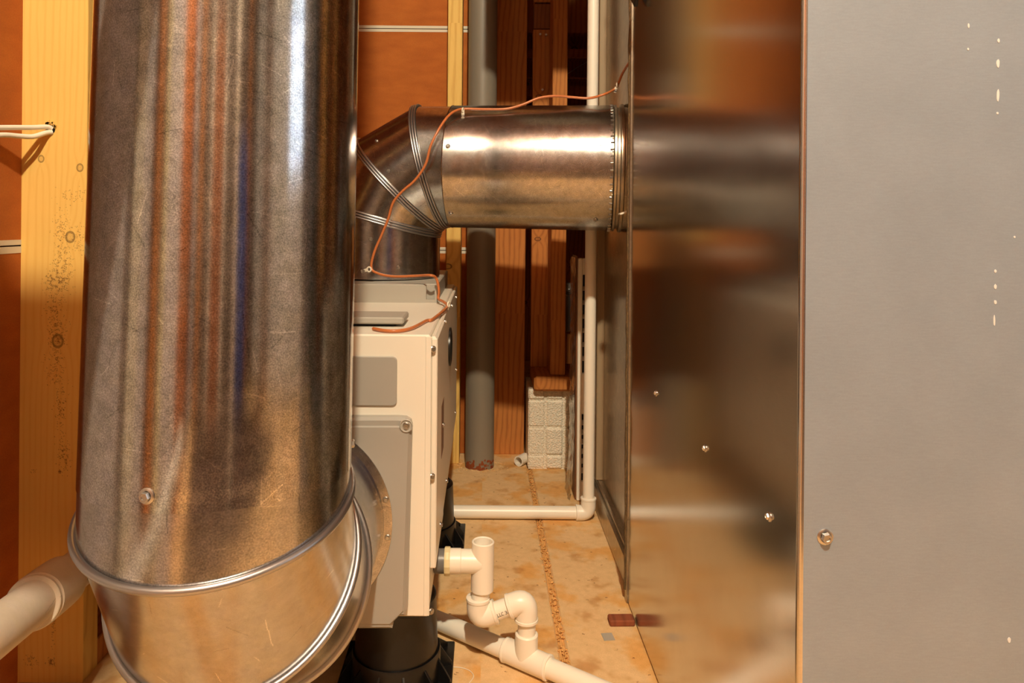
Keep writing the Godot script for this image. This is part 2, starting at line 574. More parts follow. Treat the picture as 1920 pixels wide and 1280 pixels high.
# ------------------------------------------------------------------ pipe fittings
func pipe_part(parent: Node3D, called: String, a: Vector3, b: Vector3, r: float, m: Material, bore := 0.0) -> MeshInstance3D:
	var L := a.distance_to(b)
	var g := Geo.new()
	var c := minf(0.0012, r * 0.1)
	if bore > 0.0:
		g.lathe(ax(a, b), [Vector2(0.0001, 0), Vector2(r - c, 0), Vector2(r, c), Vector2(r, L - c), Vector2(r - c, L), Vector2(bore + c, L), Vector2(bore, L - c), Vector2(bore, L - 0.05), Vector2(0.0001, L - 0.05)], 36)
	else:
		g.lathe(ax(a, b), [Vector2(0.0001, 0), Vector2(r - c, 0), Vector2(r, c), Vector2(r, L - c), Vector2(r - c, L), Vector2(0.0001, L)], 36)
	return obj(called, g, m, parent)

# a socket elbow whose axes meet at c and leave towards da and db
func fitting_elbow(parent: Node3D, c: Vector3, da: Vector3, db: Vector3, la: float, lb: float, r: float, m: Material) -> MeshInstance3D:
	da = da.normalized(); db = db.normalized()
	var g := Geo.new()
	var rad := r * 1.02
	var tl := rad
	var pts := [c + da * la]
	var p0 := c + da * tl
	var p1 := c + db * tl
	for i in 9:
		var t := i / 8.0
		pts.append(p0.lerp(c, t).lerp(c.lerp(p1, t), t))
	pts.append(c + db * lb)
	g.tube(pts, r, 36)
	var o := obj("elbow_fitting", g, m, parent)
	for e in [[da, la], [db, lb]]:
		var s := Geo.new()
		s.lathe(ax(c + e[0] * (e[1] - 0.004), c + e[0] * e[1]), [Vector2(r - 0.0005, 0), Vector2(r + 0.0009, 0.0008), Vector2(r + 0.0009, 0.0042), Vector2(r - 0.0006, 0.005), Vector2(r - 0.004, 0.005)], 36)
		obj("socket_lip", s, m, o)
	return o

# ------------------------------------------------------------------ scene
func _ready() -> void:
	rng.seed = 11
	var cam := Camera3D.new()
	cam.name = "camera"
	cam.position = Vector3(0, H, 0)
	cam.rotation.z = ROLL
	cam.projection = Camera3D.PROJECTION_FRUSTUM
	cam.near = 0.05
	cam.far = 30.0
	cam.size = 1280.0 / F * cam.near
	cam.frustum_offset = Vector2((960.0 - CX) / F, -(640.0 - CY) / F) * cam.near
	add_child(cam)
	cam.current = true
	var we := WorldEnvironment.new()
	we.name = "environment"
	var env := Environment.new()
	env.background_mode = Environment.BG_COLOR
	env.background_color = Color(0.86, 0.93, 1.0)
	env.background_energy_multiplier = 3.0
	env.tonemap_mode = Environment.TONE_MAPPER_LINEAR
	env.tonemap_exposure = 1.0
	env.sdfgi_enabled = true
	env.ssao_enabled = true
	env.ssil_enabled = true
	we.environment = env
	add_child(we)
	make_materials()
	ceiling_lamp(Vector3(0.10, 2.36, 0.70), 6.5, Color(1.0, 0.945, 0.82))
	room()
	back_wall()
	furnace()
	vertical_duct()
	ventilator()
	rear_duct()
	stands()
	drain()
	riser()
	background_things()
	left_things()
	wire()
	small_things()

func ceiling_lamp(at: Vector3, energy: float, c: Color) -> void:
	var t := thing("ceiling_lamp", "bare warm bulb in a white porcelain holder on the ceiling", "lamp", at)
	var g := Geo.new()
	g.lathe(Transform3D(Basis.IDENTITY, at), [Vector2(0.0001, -0.05), Vector2(0.02, -0.046), Vector2(0.03, -0.03), Vector2(0.0305, -0.015), Vector2(0.022, 0.015), Vector2(0.014, 0.03), Vector2(0.0001, 0.03)], 24)
	var bm := mat(Color(1, 0.95, 0.85), 0.4)
	bm.emission_enabled = true
	bm.emission = c
	bm.emission_energy_multiplier = 12.0
	obj("bulb", g, bm, t)
	var b := Geo.new()
	b.lathe(Transform3D(Basis.IDENTITY, at), [Vector2(0.016, 0.028), Vector2(0.05, 0.035), Vector2(0.055, 0.06), Vector2(0.055, 0.08), Vector2(0.0001, 0.08)], 24)
	obj("lamp_holder", b, M.clip, t)
	var l := OmniLight3D.new()
	l.name = "bulb_light"
	l.position = Vector3(0, -0.015, 0)
	l.light_color = c
	l.light_energy = energy
	l.light_size = 0.035
	l.omni_range = 12.0
	l.omni_attenuation = 2.0
	l.shadow_enabled = true
	t.add_child(l)

# ------------------------------------------------------------------ the room
const XL := -0.6335
const DW := 1.97
const ZR := 2.6
const XR := 2.6
const YC := 2.5

func room() -> void:
	# two slabs of concrete with an open joint full of sawdust
	var fl := setting("floor", "stained concrete floor with a sawdust-filled joint")
	var xj := P(1027, 1065, 1.32).x
	var w := 0.0055
	obj("slab", Geo.new().ab(Vector3(XL - 0.1, -0.12, -3.4), Vector3(xj - w, 0, ZR + 0.1), 0.0025), M.concrete, fl)
	obj("slab", Geo.new().ab(Vector3(xj + w, -0.12, -3.4), Vector3(XR + 0.1, 0, ZR + 0.1), 0.0025), M.concrete, fl)
	obj("joint_filler", Geo.new().ab(Vector3(xj - w, -0.12, -3.4), Vector3(xj + w, -0.004, ZR + 0.1)), M.sawdust, fl)
	var chips := Geo.new()
	for i in 420:
		var z := -rng.randf_range(0.9, 1.87)
		var s := rng.randf_range(0.0012, 0.0034)
		chips.box(Vector3(xj + rng.randfn(0, 0.0042), -0.0012 + rng.randf() * 0.0014, z), Vector3(s * 1.6, s * 0.5, s * 0.8), 0.0, Basis(Vector3(rng.randfn(0, 1), rng.randfn(0, 1), rng.randfn(0, 1)).normalized(), rng.randf() * 3.0))
	var ch := obj("sawdust_chips", chips, M.sawdust, fl)
	ch.set_meta("kind", "stuff")

	var ce := setting("ceiling", "bare wooden ceiling")
	obj("deck", Geo.new().ab(Vector3(XL - 0.1, YC, -3.4), Vector3(XR + 0.1, YC + 0.1, ZR + 0.1)), M.old_wood, ce)

	# left wall: open studs, the brown paper back of the wallboard behind them
	var wl := setting("wall_left", "left wall of open pine studs with brown paper-backed wallboard")
	var yj := P(18, 461, 0.965).y
	var tk := 0.013
	obj("wallboard", Geo.new().ab(Vector3(XL - tk, 0.0, -DW), Vector3(XL, yj - 0.001, ZR)), M.paper, wl)
	obj("wallboard", Geo.new().ab(Vector3(XL - tk, yj + 0.001, -DW), Vector3(XL, YC, ZR)), M.paper, wl)
	obj("paper_edge", Geo.new().ab(Vector3(XL - tk, yj - 0.010, -DW), Vector3(XL + 0.0005, yj - 0.001, ZR)), M.paper_white, wl)
	obj("paper_edge", Geo.new().ab(Vector3(XL - tk, yj + 0.001, -DW), Vector3(XL + 0.0005, yj + 0.008, ZR)), M.paper_white, wl)
	obj("sheathing", Geo.new().ab(Vector3(XL - tk - 0.05, 0.0, -DW - 0.1), Vector3(XL - tk - 0.001, YC, ZR)), M.rough_board, wl)
	obj("bottom_plate", Geo.new().ab(Vector3(XL, 0.0, -DW), Vector3(XL + 0.089, 0.038, -1.0235), 0.0015), M.fir, wl)
	for k in range(-2, 1):
		var zf := -0.985 + 0.4064 * k
		if zf < -1.9:
			continue
		if k == 0:
			# the stud in view carries its own face, with a drilled hole for the cables
			var gy := Geo.new()
			var hy := P(95, 243, 0.985)
			gy.ab(Vector3(XL, 0.0, zf - 0.038), Vector3(XL + 0.089, YC, zf - 0.0005), 0.001)
			obj("stud", gy, M.pine, wl)
			var fg := Geo.new()
			var y0 := H + 415.0 / 1370.0
			# face with a round hole: rings of quads around the hole, then strips above and below
			var hr := 0.0062
			var sq := 0.012
			var cx := hy.x
			var cy := hy.y
			for q in 24:
				var a0 := TAU * q / 24.0
				var a1 := TAU * (q + 1) / 24.0
				var ps := []
				var us := []
				for c in [[a0, 0], [a1, 0], [a1, 1], [a0, 1]]:
					var dr := Vector2(cos(c[0]), sin(c[0]))
					var k2: float = hr if c[1] == 0 else sq / maxf(absf(dr.x), absf(dr.y))
					var p := Vector3(cx + dr.x * k2, cy + dr.y * k2, zf)
					ps.append(p)
					us.append(Vector2(p.x - XL, y0 - p.y))
				fg.flat(ps, Vector3.BACK, us)
				fg.flat([Vector3(cx + cos(a0) * hr, cy + sin(a0) * hr, zf), Vector3(cx + cos(a1) * hr, cy + sin(a1) * hr, zf), Vector3(cx + cos(a1) * hr, cy + sin(a1) * hr, zf - 0.0006), Vector3(cx + cos(a0) * hr, cy + sin(a0) * hr, zf - 0.0006)], Vector3(-cos(a0), -sin(a0), 0))
			for rc in [[XL, cx - sq, 0.0, YC], [cx + sq, XL + 0.089, 0.0, YC], [cx - sq, cx + sq, 0.0, cy - sq], [cx - sq, cx + sq, cy + sq, YC]]:
				var ps := [Vector3(rc[0], rc[2], zf), Vector3(rc[1], rc[2], zf), Vector3(rc[1], rc[3], zf), Vector3(rc[0], rc[3], zf)]
				var us := []
				for p in ps:
					us.append(Vector2(p.x - XL, y0 - p.y))
				fg.flat(ps, Vector3.BACK, us)
			obj("stud_face", fg, M.stud_face, wl)
			obj("hole_dark_disc", Geo.new().lathe(ax(Vector3(cx, cy, zf - 0.0003), Vector3(cx, cy, zf)), [Vector2(0.0001, 0), Vector2(hr, 0)], 24), M.black, wl)  # black disc paints the dark inside of the shallow hole
			# splintered rim above the hole
			var sp := Geo.new()
			for i in 14:
				var a := rng.randf_range(0.3, 2.8)
				var l := rng.randf_range(0.003, 0.008)
				sp.box(Vector3(cx + cos(a) * 0.0075, cy + sin(a) * 0.0075 + l * 0.3, zf + 0.0012), Vector3(0.0018, l, 0.0014), 0.0, Basis(Vector3.BACK, rng.randfn(0, 0.5)))
			obj("splinters", sp, M.pine, wl)
		else:
			obj("stud", Geo.new().ab(Vector3(XL, 0.038, zf - 0.038), Vector3(XL + 0.089, YC, zf), 0.001), M.pine, wl)

	# the half of the room behind the camera: painted wall with trim, a dark doorway, a brown door, a window
	var XF := XL + 0.0895
	var wn := setting("wall_near", "grey painted wall beside the camera")
	obj("wall_section", Geo.new().ab(Vector3(XF - 0.013, 0, -0.72), Vector3(XF, YC, 0.36)), M.plaster_grey, wn)
	obj("wall_section", Geo.new().ab(Vector3(XF - 0.013, 0, 1.5), Vector3(XF, YC, ZR)), M.plaster_grey, wn)
	obj("wall_section", Geo.new().ab(Vector3(XF - 0.013, 2.05, 0.36), Vector3(XF, YC, 1.5)), M.plaster_grey, wn)
	obj("closet_back", Geo.new().ab(Vector3(-1.5, 0, 0.2), Vector3(-1.45, YC, 1.6)), M.rough_board, wn)
	obj("closet_side", Geo.new().ab(Vector3(-1.5, 0, 0.2), Vector3(XL - 0.07, YC, 0.25)), M.rough_board, wn)
	obj("closet_side", Geo.new().ab(Vector3(-1.5, 0, 1.55), Vector3(XL - 0.07, YC, 1.6)), M.rough_board, wn)
	obj("closet_floor", Geo.new().ab(Vector3(-1.5, -0.1, 0.2), Vector3(XL - 0.1, 0, 1.6)), M.rough_board, wn)
	obj("closet_ceiling", Geo.new().ab(Vector3(-1.5, YC, 0.2), Vector3(XL - 0.1, YC + 0.1, 1.6)), M.rough_board, wn)
	for q in [["trim_1", -0.43, -0.36, M.paper_white], ["trim_2", -0.25, -0.18, M.fir], ["trim_3", -0.14, -0.08, M.pvc_edge]]:  # strips added to be mirrored as streaks in the duct
		var tr := obj(q[0], Geo.new().ab(Vector3(XF, 0, q[1]), Vector3(XF + 0.02, YC, q[2]), 0.002), q[3])
		tr.set_meta("kind", "structure")
	var wr := setting("wall_rear", "painted wall behind the camera")
	obj("wall_section", Geo.new().ab(Vector3(XL - 0.1, 0, ZR), Vector3(XR + 0.1, YC, ZR + 0.1)), M.plaster_brown, wr)
	obj("post", Geo.new().ab(Vector3(-0.45, 0, ZR - 0.04), Vector3(-0.3, YC, ZR), 0.002), M.fir, wr)
	obj("post", Geo.new().ab(Vector3(1.95, 0, ZR - 0.04), Vector3(2.1, YC, ZR), 0.002), M.fir, wr)
	var dd := setting("door_1", "brown wooden door with cream casing behind the camera")
	obj("door_leaf", Geo.new().ab(Vector3(0.12, 0.01, ZR - 0.03), Vector3(0.62, 2.0, ZR), 0.003), M.old_wood, dd)  # leaf made dark to dim its reflection in the duct
	for b in [[0.04, 0.11, 0.0, 2.08], [0.63, 0.72, 0.0, 2.08]]:
		obj("door_casing", Geo.new().ab(Vector3(b[0], b[2], ZR - 0.04), Vector3(b[1], b[3], ZR), 0.003), M.clip, dd)
	var tc := Vector3(-0.40, 1.06, -0.27)  # unseen box added to block lamp light from the lower left stud
	var tk2 := thing("stud_shade_box", "unseen grey box added beside the camera to shade the left stud", "cabinet", tc)
	obj("body", Geo.new().ab(Vector3(XF, 1.06, -0.33), Vector3(-0.25, 1.25, -0.20), 0.004), M.shade_box_grey, tk2)
	var cd := obj("door", Geo.new().ab(Vector3(-0.25, 1.065, -0.326), Vector3(-0.236, 1.245, -0.204), 0.003), M.shade_box_grey, tk2)
	obj("handle", Geo.new().ab(Vector3(-0.236, 1.12, -0.225), Vector3(-0.228, 1.18, -0.217), 0.002), M.zinc, cd)
	tag(obj("added_floor_mat", Geo.new().ab(Vector3(-0.4, 0.0, 0.35), Vector3(1.7, 0.008, 2.45), 0.003), M.mat_brown), "unseen brown mat added to darken the floor mirrored in the duct", "mat")  # added to darken what the duct mirrors of the floor
	var po := Vector3(0.48, 0.008, 0.85)  # unseen post added for a pale streak mirrored in the duct
	tag(obj("added_streak_post", Geo.new().lathe(Transform3D(Basis.IDENTITY, po), [Vector2(0.0001, 0), Vector2(0.038, 0), Vector2(0.038, 1.2), Vector2(0.038, YC - 0.009), Vector2(0.0001, YC - 0.009)], 28), M.clip), "unseen cream post added behind the camera for a pale duct streak", "post")
	var lk := thing("blue_streak_box", "unseen blue box added behind the camera for the blue duct streak", "locker", Vector3(1.45, 0, ZR - 0.2))  # unseen blue box added for the blue streak in the duct
	obj("streak_box_body", Geo.new().ab(Vector3(1.2, 0.0, ZR - 0.4), Vector3(1.7, 1.35, ZR - 0.02), 0.006), M.streak_blue, lk)
	obj("streak_box_door", Geo.new().ab(Vector3(1.22, 0.05, ZR - 0.42), Vector3(1.68, 1.32, ZR - 0.4), 0.004), M.streak_blue, lk)
	var wg := setting("wall_right", "plaster wall on the right with a daylight window")
	var a := Vector4(-0.40, 0.45, 1.0, 2.0)
	for b in [[-1.7, a.x, 0.0, YC], [a.y, ZR + 0.1, 0.0, YC], [a.x, a.y, 0.0, a.z], [a.x, a.y, a.w, YC]]:
		obj("wall_section", Geo.new().ab(Vector3(XR, b[2], b[0]), Vector3(XR + 0.1, b[3], b[1])), M.plaster, wg)
	var wi := setting("window_1", "daylight window in the right wall")
	for b in [[a.x, a.x + 0.05, a.z, a.w], [a.y - 0.05, a.y, a.z, a.w], [a.x, a.y, a.z, a.z + 0.05], [a.x, a.y, a.w - 0.05, a.w]]:
		obj("window_frame", Geo.new().ab(Vector3(XR + 0.02, b[2], b[0]), Vector3(XR + 0.07, b[3], b[1]), 0.003), M.clip, wi)
	obj("window_pane", Geo.new().ab(Vector3(XR + 0.045, a.z, a.x), Vector3(XR + 0.049, a.w, a.y)), M.pane, wi)
	var wp := setting("wall_light_block", "unseen board partition added behind the furnace to block window light")  # added to keep window light out of the far space
	obj("wall_section", Geo.new().ab(Vector3(0.95, 0.3, -1.7), Vector3(XR + 0.1, YC, -1.64)), M.rough_board, wp)
	obj("wall_section", Geo.new().ab(Vector3(1.5, 0, -1.7), Vector3(XR + 0.1, 0.3, -1.64)), M.rough_board, wp)

func back_wall() -> void:
	var wb := setting("wall_back", "back wall of brown paper-backed wallboard behind open studs")
	var x1 := P(884, 300, DW).x
	var j0 := P(760, 54, DW).y
	var j1 := P(830, 469, DW).y
	var ys := [0.0, j1, j0, YC]
	for i in 3:
		obj("wallboard", Geo.new().ab(Vector3(XL - 0.05, ys[i] + 0.001, -DW - 0.013), Vector3(x1, ys[i + 1] - 0.001, -DW)), M.paper, wb)
	for y in [j0, j1]:
		obj("paper_edge", Geo.new().ab(Vector3(XL, y + 0.001, -DW - 0.013), Vector3(x1, y + 0.0085, -DW + 0.0006)), M.paper_white, wb)
		obj("paper_edge", Geo.new().ab(Vector3(XL, y - 0.0085, -DW - 0.013), Vector3(x1, y - 0.001, -DW + 0.0006)), M.paper_white, wb)
	obj("sheathing", Geo.new().ab(Vector3(XL - 0.1, 0, -DW - 0.06), Vector3(x1 - 0.002, YC, -DW - 0.014)), M.rough_board, wb)
	# pale stud set edge on
	var xs := P(838, 300, 1.885).x
	obj("stud", Geo.new().ab(Vector3(xs, 0, -DW), Vector3(xs + 0.038, YC, -1.885), 0.0015), M.pine, wb)
	# broad brown plank beside the steel column
	var xb := P(985, 500, 1.965).x
	obj("plank", Geo.new().ab(Vector3(xb - 0.092, 0.0, -2.005), Vector3(xb, YC, -1.965), 0.0015), M.fir, wb)
	# studs standing on the sill over the brick pier
	var ya := P(1010, 688, 1.945).y
	var sa := P(996, 560, 1.945).x
	obj("stud", Geo.new().ab(Vector3(sa, ya, -1.985), Vector3(sa + 0.089, P(1015, 55, 1.945).y, -1.945), 0.0015), M.fir, wb)
	obj("blocking", Geo.new().ab(Vector3(sa + 0.002, P(1015, 53, 1.945).y, -1.99), Vector3(sa + 0.09, P(1015, 6, 1.945).y, -1.95), 0.0015), M.old_wood, wb)
	obj("blocking", Geo.new().ab(Vector3(sa + 0.002, P(1015, 3, 1.945).y, -1.99), Vector3(sa + 0.09, YC, -1.95), 0.0015), M.fir, wb)
	for q in [[1013, 64], [1024, 65], [1017, 168], [1033, 162]]:
		screw(wb, P(q[0], q[1], 1.9445), Vector3.BACK, 0.0022, "nail")
	var sb := P(1033, 560, 1.838).x
	obj("stud", Geo.new().ab(Vector3(sb, P(1046, 703, 1.838).y, -1.927), Vector3(sb + 0.038, YC, -1.838), 0.0015), M.fir, wb)
	# the dark space beyond: horizontal boards
	var wf := setting("wall_far", "dark rough boards in the space beyond the studs")
	obj("backing", Geo.new().ab(Vector3(-0.7, 0, -3.4), Vector3(1.6, YC, -3.3)), M.rough_board, wf)
	obj("side_board", Geo.new().ab(Vector3(-0.75, 0, -3.4), Vector3(-0.68, YC, -DW - 0.06)), M.rough_board, wf)
	obj("side_board", Geo.new().ab(Vector3(1.5, 0, -3.4), Vector3(1.6, YC, -1.7)), M.rough_board, wf)
	var ys2 := [P(1080, 62, 2.6).y, P(1080, 92, 2.6).y, P(1080, 110, 2.6).y, P(1080, 148, 2.6).y, P(1080, 176, 2.6).y]
	obj("board", Geo.new().ab(Vector3(0.0, ys2[0], -2.65), Vector3(0.9, YC, -2.6), 0.002), M.rough_board, wf)
	obj("board", Geo.new().ab(Vector3(0.0, ys2[2], -2.62), Vector3(0.9, ys2[1], -2.60), 0.002), M.rough_board, wf)
	obj("board", Geo.new().ab(Vector3(0.0, ys2[4] - 0.01, -2.62), Vector3(0.9, ys2[4] + 0.03, -2.60), 0.002), M.rough_board, wf)
	for y in [ys2[2], ys2[3]]:
		obj("ledge", Geo.new().ab(Vector3(0.0, y - 0.006, -2.62), Vector3(0.9, y, -2.57), 0.001), M.fir, wf)
	# white-painted brick pier and its wooden sill
	var t := thing("brick_pier", "short white-painted brick pier under the orange wooden sill", "pier", Vector3(P(1030, 878, 1.85).x, 0, -1.85))
	var bx := P(989, 800, 1.85).x
	var yt := P(1030, 729, 1.85).y
	obj("mortar_core", Geo.new().ab(Vector3(bx + 0.003, 0, -2.0), Vector3(bx + 0.24, yt - 0.002, -1.853)), M.painted_brick, t)
	var rows := [0.0, P(1010, 853, 1.85).y, P(1010, 801, 1.85).y, P(1010, 750, 1.85).y, yt]
	for i in 4:
		for c in 5:
			var xa: float = bx + (0.0 if c == 0 else 0.0465 * c) + 0.001
			obj("brick", Geo.new().ab(Vector3(xa + rng.randf_range(0, 0.001), rows[i] + 0.0015, -1.93), Vector3(xa + 0.0435, rows[i + 1] - 0.0015, -1.85 + rng.randf_range(-0.0015, 0.003)), 0.004), M.painted_brick, t)
	var s := Geo.new().ab(Vector3(bx + 0.014, yt, -2.0), Vector3(bx + 0.22, P(1046, 704, 1.838).y, -1.82), 0.006)
	tag(obj("wooden_sill", s, M.fir), "rough orange wooden sill block lying on the white brick pier", "sill")

# ------------------------------------------------------------------ furnace cabinet on the right
func furnace() -> void:
	var X0 := 0.2445
	var D0 := 0.556
	var D1 := 1.205
	var X1 := 0.95
	var top := 2.1
	var t := thing("furnace_cabinet", "tall sheet-steel furnace cabinet with mirror-like side and satin grey front", "furnace", Vector3(X0, 0, -D0))
	# the side sheet folds round to the front with a small radius
	var g := Geo.new()
	var rr := 0.004
	var side := [Vector2(X0, -D1), Vector2(X0, -D0 - rr)]
	g.flat([Vector3(X0, 0.004, -D1), Vector3(X0, 0.004, -D0 - rr), Vector3(X0, top, -D0 - rr), Vector3(X0, top, -D1)], Vector3.LEFT, [Vector2(0, 0), Vector2(1, 0), Vector2(1, 1), Vector2(0, 1)])
	var prev := []
	for k in 9:
		var a := PI + (PI / 2) * k / 8.0
		var dn := Vector3(cos(a), 0, -sin(a))
		var c := Vector3(X0 + rr, 0, -D0 - rr) + dn * rr
		var i0 := g.vert(Vector3(c.x, 0.004, c.z), dn, Vector2(0, 0))
		var i1 := g.vert(Vector3(c.x, top, c.z), dn, Vector2(0, 1))
		if prev:
			g.quad(prev[0], i0, i1, prev[1])
		prev = [i0, i1]
	obj("side_panel", g, M.cabinet_side, t)
	obj("front_panel", Geo.new().ab(Vector3(X0 + rr, 0.004, -D0 - 0.02), Vector3(X1, top, -D0), 0.0), M.cabinet_front, t)
	obj("carcass", Geo.new().ab(Vector3(X0 + 0.002, 0.002, -D1 + 0.002), Vector3(X1, top, -D0 - 0.02)), M.old_steel, t)
	for q in [[1231, 737], [1324, 840], [1445, 968]]:
		var d: float = X0 * F / (q[0] - CX + 2.0)
		screw(t, Vector3(X0, P(q[0], q[1], d).y, -d), Vector3.LEFT, 0.0028)
	screw(t, P(1547, 1006, D0), Vector3.BACK, 0.0042)
	# chalky drip marks on the front
	for q in [[1872, 76, 5, 10], [1871, 118, 7, 20], [1871, 178, 6, 30], [1870, 212, 5, 6], [1816, 48, 4, 12], [1815, 92, 4, 6], [1866, 508, 5, 8], [1866, 537, 6, 12], [1866, 566, 6, 10], [1864, 600, 4, 26], [1902, 444, 4, 6], [1892, 1199, 7, 13]]:
		var dg := Geo.new()
		var poly := []
		for k in 12:
			var a := TAU * k / 12
			poly.append(Vector2(cos(a) * q[2], sin(a) * q[3] * (1.0 if sin(a) < 0 else 0.8)) / 2.6 / F * D0 * (1.0 + 0.25 * rng.randf()))
		dg.plate(poly, 0.0004, 0.0001, Transform3D(Basis.IDENTITY, P(q[0], q[1], D0)))
		obj("drip_mark", dg, M.drip, t)
	# folded cleat with old sealant along the far edge of the side
	var cl := Geo.new()
	cl.ab(Vector3(X0 - 0.0025, 0.0, -D1 - 0.010), Vector3(X0 + 0.01, top, -D1 + 0.004), 0.001)
	obj("edge_cleat", cl, M.old_steel, t)
	var se := Geo.new()
	var pts := []
	for k in 90:
		pts.append(Vector3(X0 - 0.001 + rng.randfn(0, 0.0006), 0.02 + k * 0.019, -D1 - 0.004 + rng.randfn(0, 0.001)))
	se.tube(pts, 0.0042, 7)
	obj("sealant_bead", se, M.sealant, t)
	obj("flange_tab", Geo.new().box(P(1192, 2, 1.14) + Vector3(-0.002, 0.008, 0), Vector3(0.006, 0.022, 0.04), 0.001, Basis(Vector3.RIGHT, 0.6)), M.steel_dark, t)

	# older plenum box behind the furnace, where the rear duct ends
	var p := thing("plenum_box", "dusty older steel plenum box behind the furnace where round duct ends", "plenum", Vector3(0.262, 0, -1.4))
	var XP := 0.268
	obj("side_panel", Geo.new().ab(Vector3(XP, 0.06, -1.625), Vector3(0.95, 2.1, -D1 - 0.012), 0.002), M.old_steel, p)
	obj("corner_strip", Geo.new().ab(Vector3(XP - 0.015, 0.062, -1.63), Vector3(XP + 0.03, 2.1, -1.60), 0.0015), M.tan_strip, p)
	obj("base_rail", Geo.new().ab(Vector3(0.250, 0.0, -1.64), Vector3(0.95, 0.052, -D1 - 0.012), 0.003), M.old_steel, p)
	obj("base_lip", Geo.new().ab(Vector3(0.256, 0.052, -1.635), Vector3(0.95, 0.062, -D1 - 0.012), 0.002), M.old_steel, p)
	obj("stiffener", Geo.new().ab(Vector3(XP - 0.006, 0.06, -1.30), Vector3(XP, 2.1, -1.27), 0.001), M.old_steel, p)
	obj("collar_bracket", Geo.new().box(P(1172, 398, 1.26), Vector3(0.022, 0.003, 0.02), 0.0008, Basis(Vector3.BACK, 0.35)), M.clip, p)
	# overhead duct, unseen above the frame, added to shade the upper back corner
	var o := thing("added_shade_duct", "unseen rectangular overhead duct added to shade the upper back corner", "duct", Vector3(0.5, 1.31, -1.4))
	obj("duct_shell", Geo.new().ab(Vector3(0.02, 1.34, -1.62), Vector3(X0 - 0.003, 1.75, -1.22), 0.003), M.old_steel, o)
	obj("drive_cleat", Geo.new().ab(Vector3(0.014, 1.336, -1.44), Vector3(X0 - 0.003, 1.752, -1.41), 0.002), M.old_steel, o)

# ------------------------------------------------------------------ vertical duct and its elbow
var fd_O := Vector3.ZERO

func vertical_duct() -> void:
	var al := deg_to_rad(2.9)
	var r := 0.118
	var R := 0.16
	var p0 := P(417, 838, 0.668)
	var t0 := Vector3(0, -cos(al), sin(al))
	var e0 := Vector3(0, sin(al), cos(al))
	var up := -t0
	var t := thing("vertical_duct", "large galvanized round duct standing upright with an elbow into white ventilator", "duct", Vector3(p0.x, 0.2, p0.z))
	var seam_at := 0.0
	# the sheet pipe slips over the elbow's collar
	var band := P(417, 882, 0.668)
	seam_at = (band - p0).dot(up)
	var a := p0 + up * (seam_at + 0.002)
	var g := Geo.new()
	g.lathe(Transform3D(ax(a, a + up).basis, a), [Vector2(r - 0.0012, 0.0), Vector2(r, 0.0), Vector2(r, 0.8), Vector2(r, 1.9)], 160)
	obj("pipe", g, M.zinc_duct, t)
	var O := p0 - e0 * R
	fd_O = O
	var ang := PI / 2 + al
	var leg := 0.0
	leg = (-0.905) - (O.z)
	elbow(t, O, e0, t0, ang, R, r - 0.0008, M.zinc_front_gore, 0.0036, 1, maxf(seam_at + 0.01, 0.001), absf(leg))
	# flange on the ventilator's face
	var c := Vector3(p0.x, O.y - R, -0.9045)
	var f := Geo.new()
	f.lathe(ax(c, c + Vector3.BACK), [Vector2(r, 0), Vector2(0.129, 0.0), Vector2(0.129, 0.0022), Vector2(r + 0.001, 0.003), Vector2(r + 0.001, 0.012), Vector2(r - 0.002, 0.012)], 96)
	obj("flange", f, M.zinc_gore, t)
	for dg in [-52.0, -8.0, 14.0, 58.0]:
		var dr := Vector3(cos(deg_to_rad(dg)), sin(deg_to_rad(dg)), 0)
		screw(t, c + dr * 0.1245 + Vector3(0, 0, 0.0022), Vector3.BACK, 0.0026)
	# riveted lap on the second gore and the collar screws
	var ax0 := p0 + up * (seam_at + 0.006)
	for dd in [[0.23, 0.009], [2.3, 0.009], [-1.9, 0.009]]:
		var nn := Vector3(sin(dd[0] - 0.36), 0, cos(dd[0] - 0.36))
		nn = (nn - up * nn.dot(up)).normalized()
		screw(t, ax0 + up * dd[1] + nn * r, nn, 0.0042)
	for q in [[641, 975, 0.775], [655, 1052, 0.80]]:
		var s := P(q[0], q[1], q[2])
		var th: float = PI / 6 + al / 3
		var er := e0 * cos(th) + t0 * sin(th)
		var nn := Vector3(1, 0, 0)
		var cc := O + er * R
		nn = (s - cc)
		nn -= (t0 * cos(th) - e0 * sin(th)) * nn.dot(t0 * cos(th) - e0 * sin(th))
		var base := s - nn + nn.normalized() * (r - 0.0008)
		screw(t, base, nn.normalized(), 0.0026, "rivet")

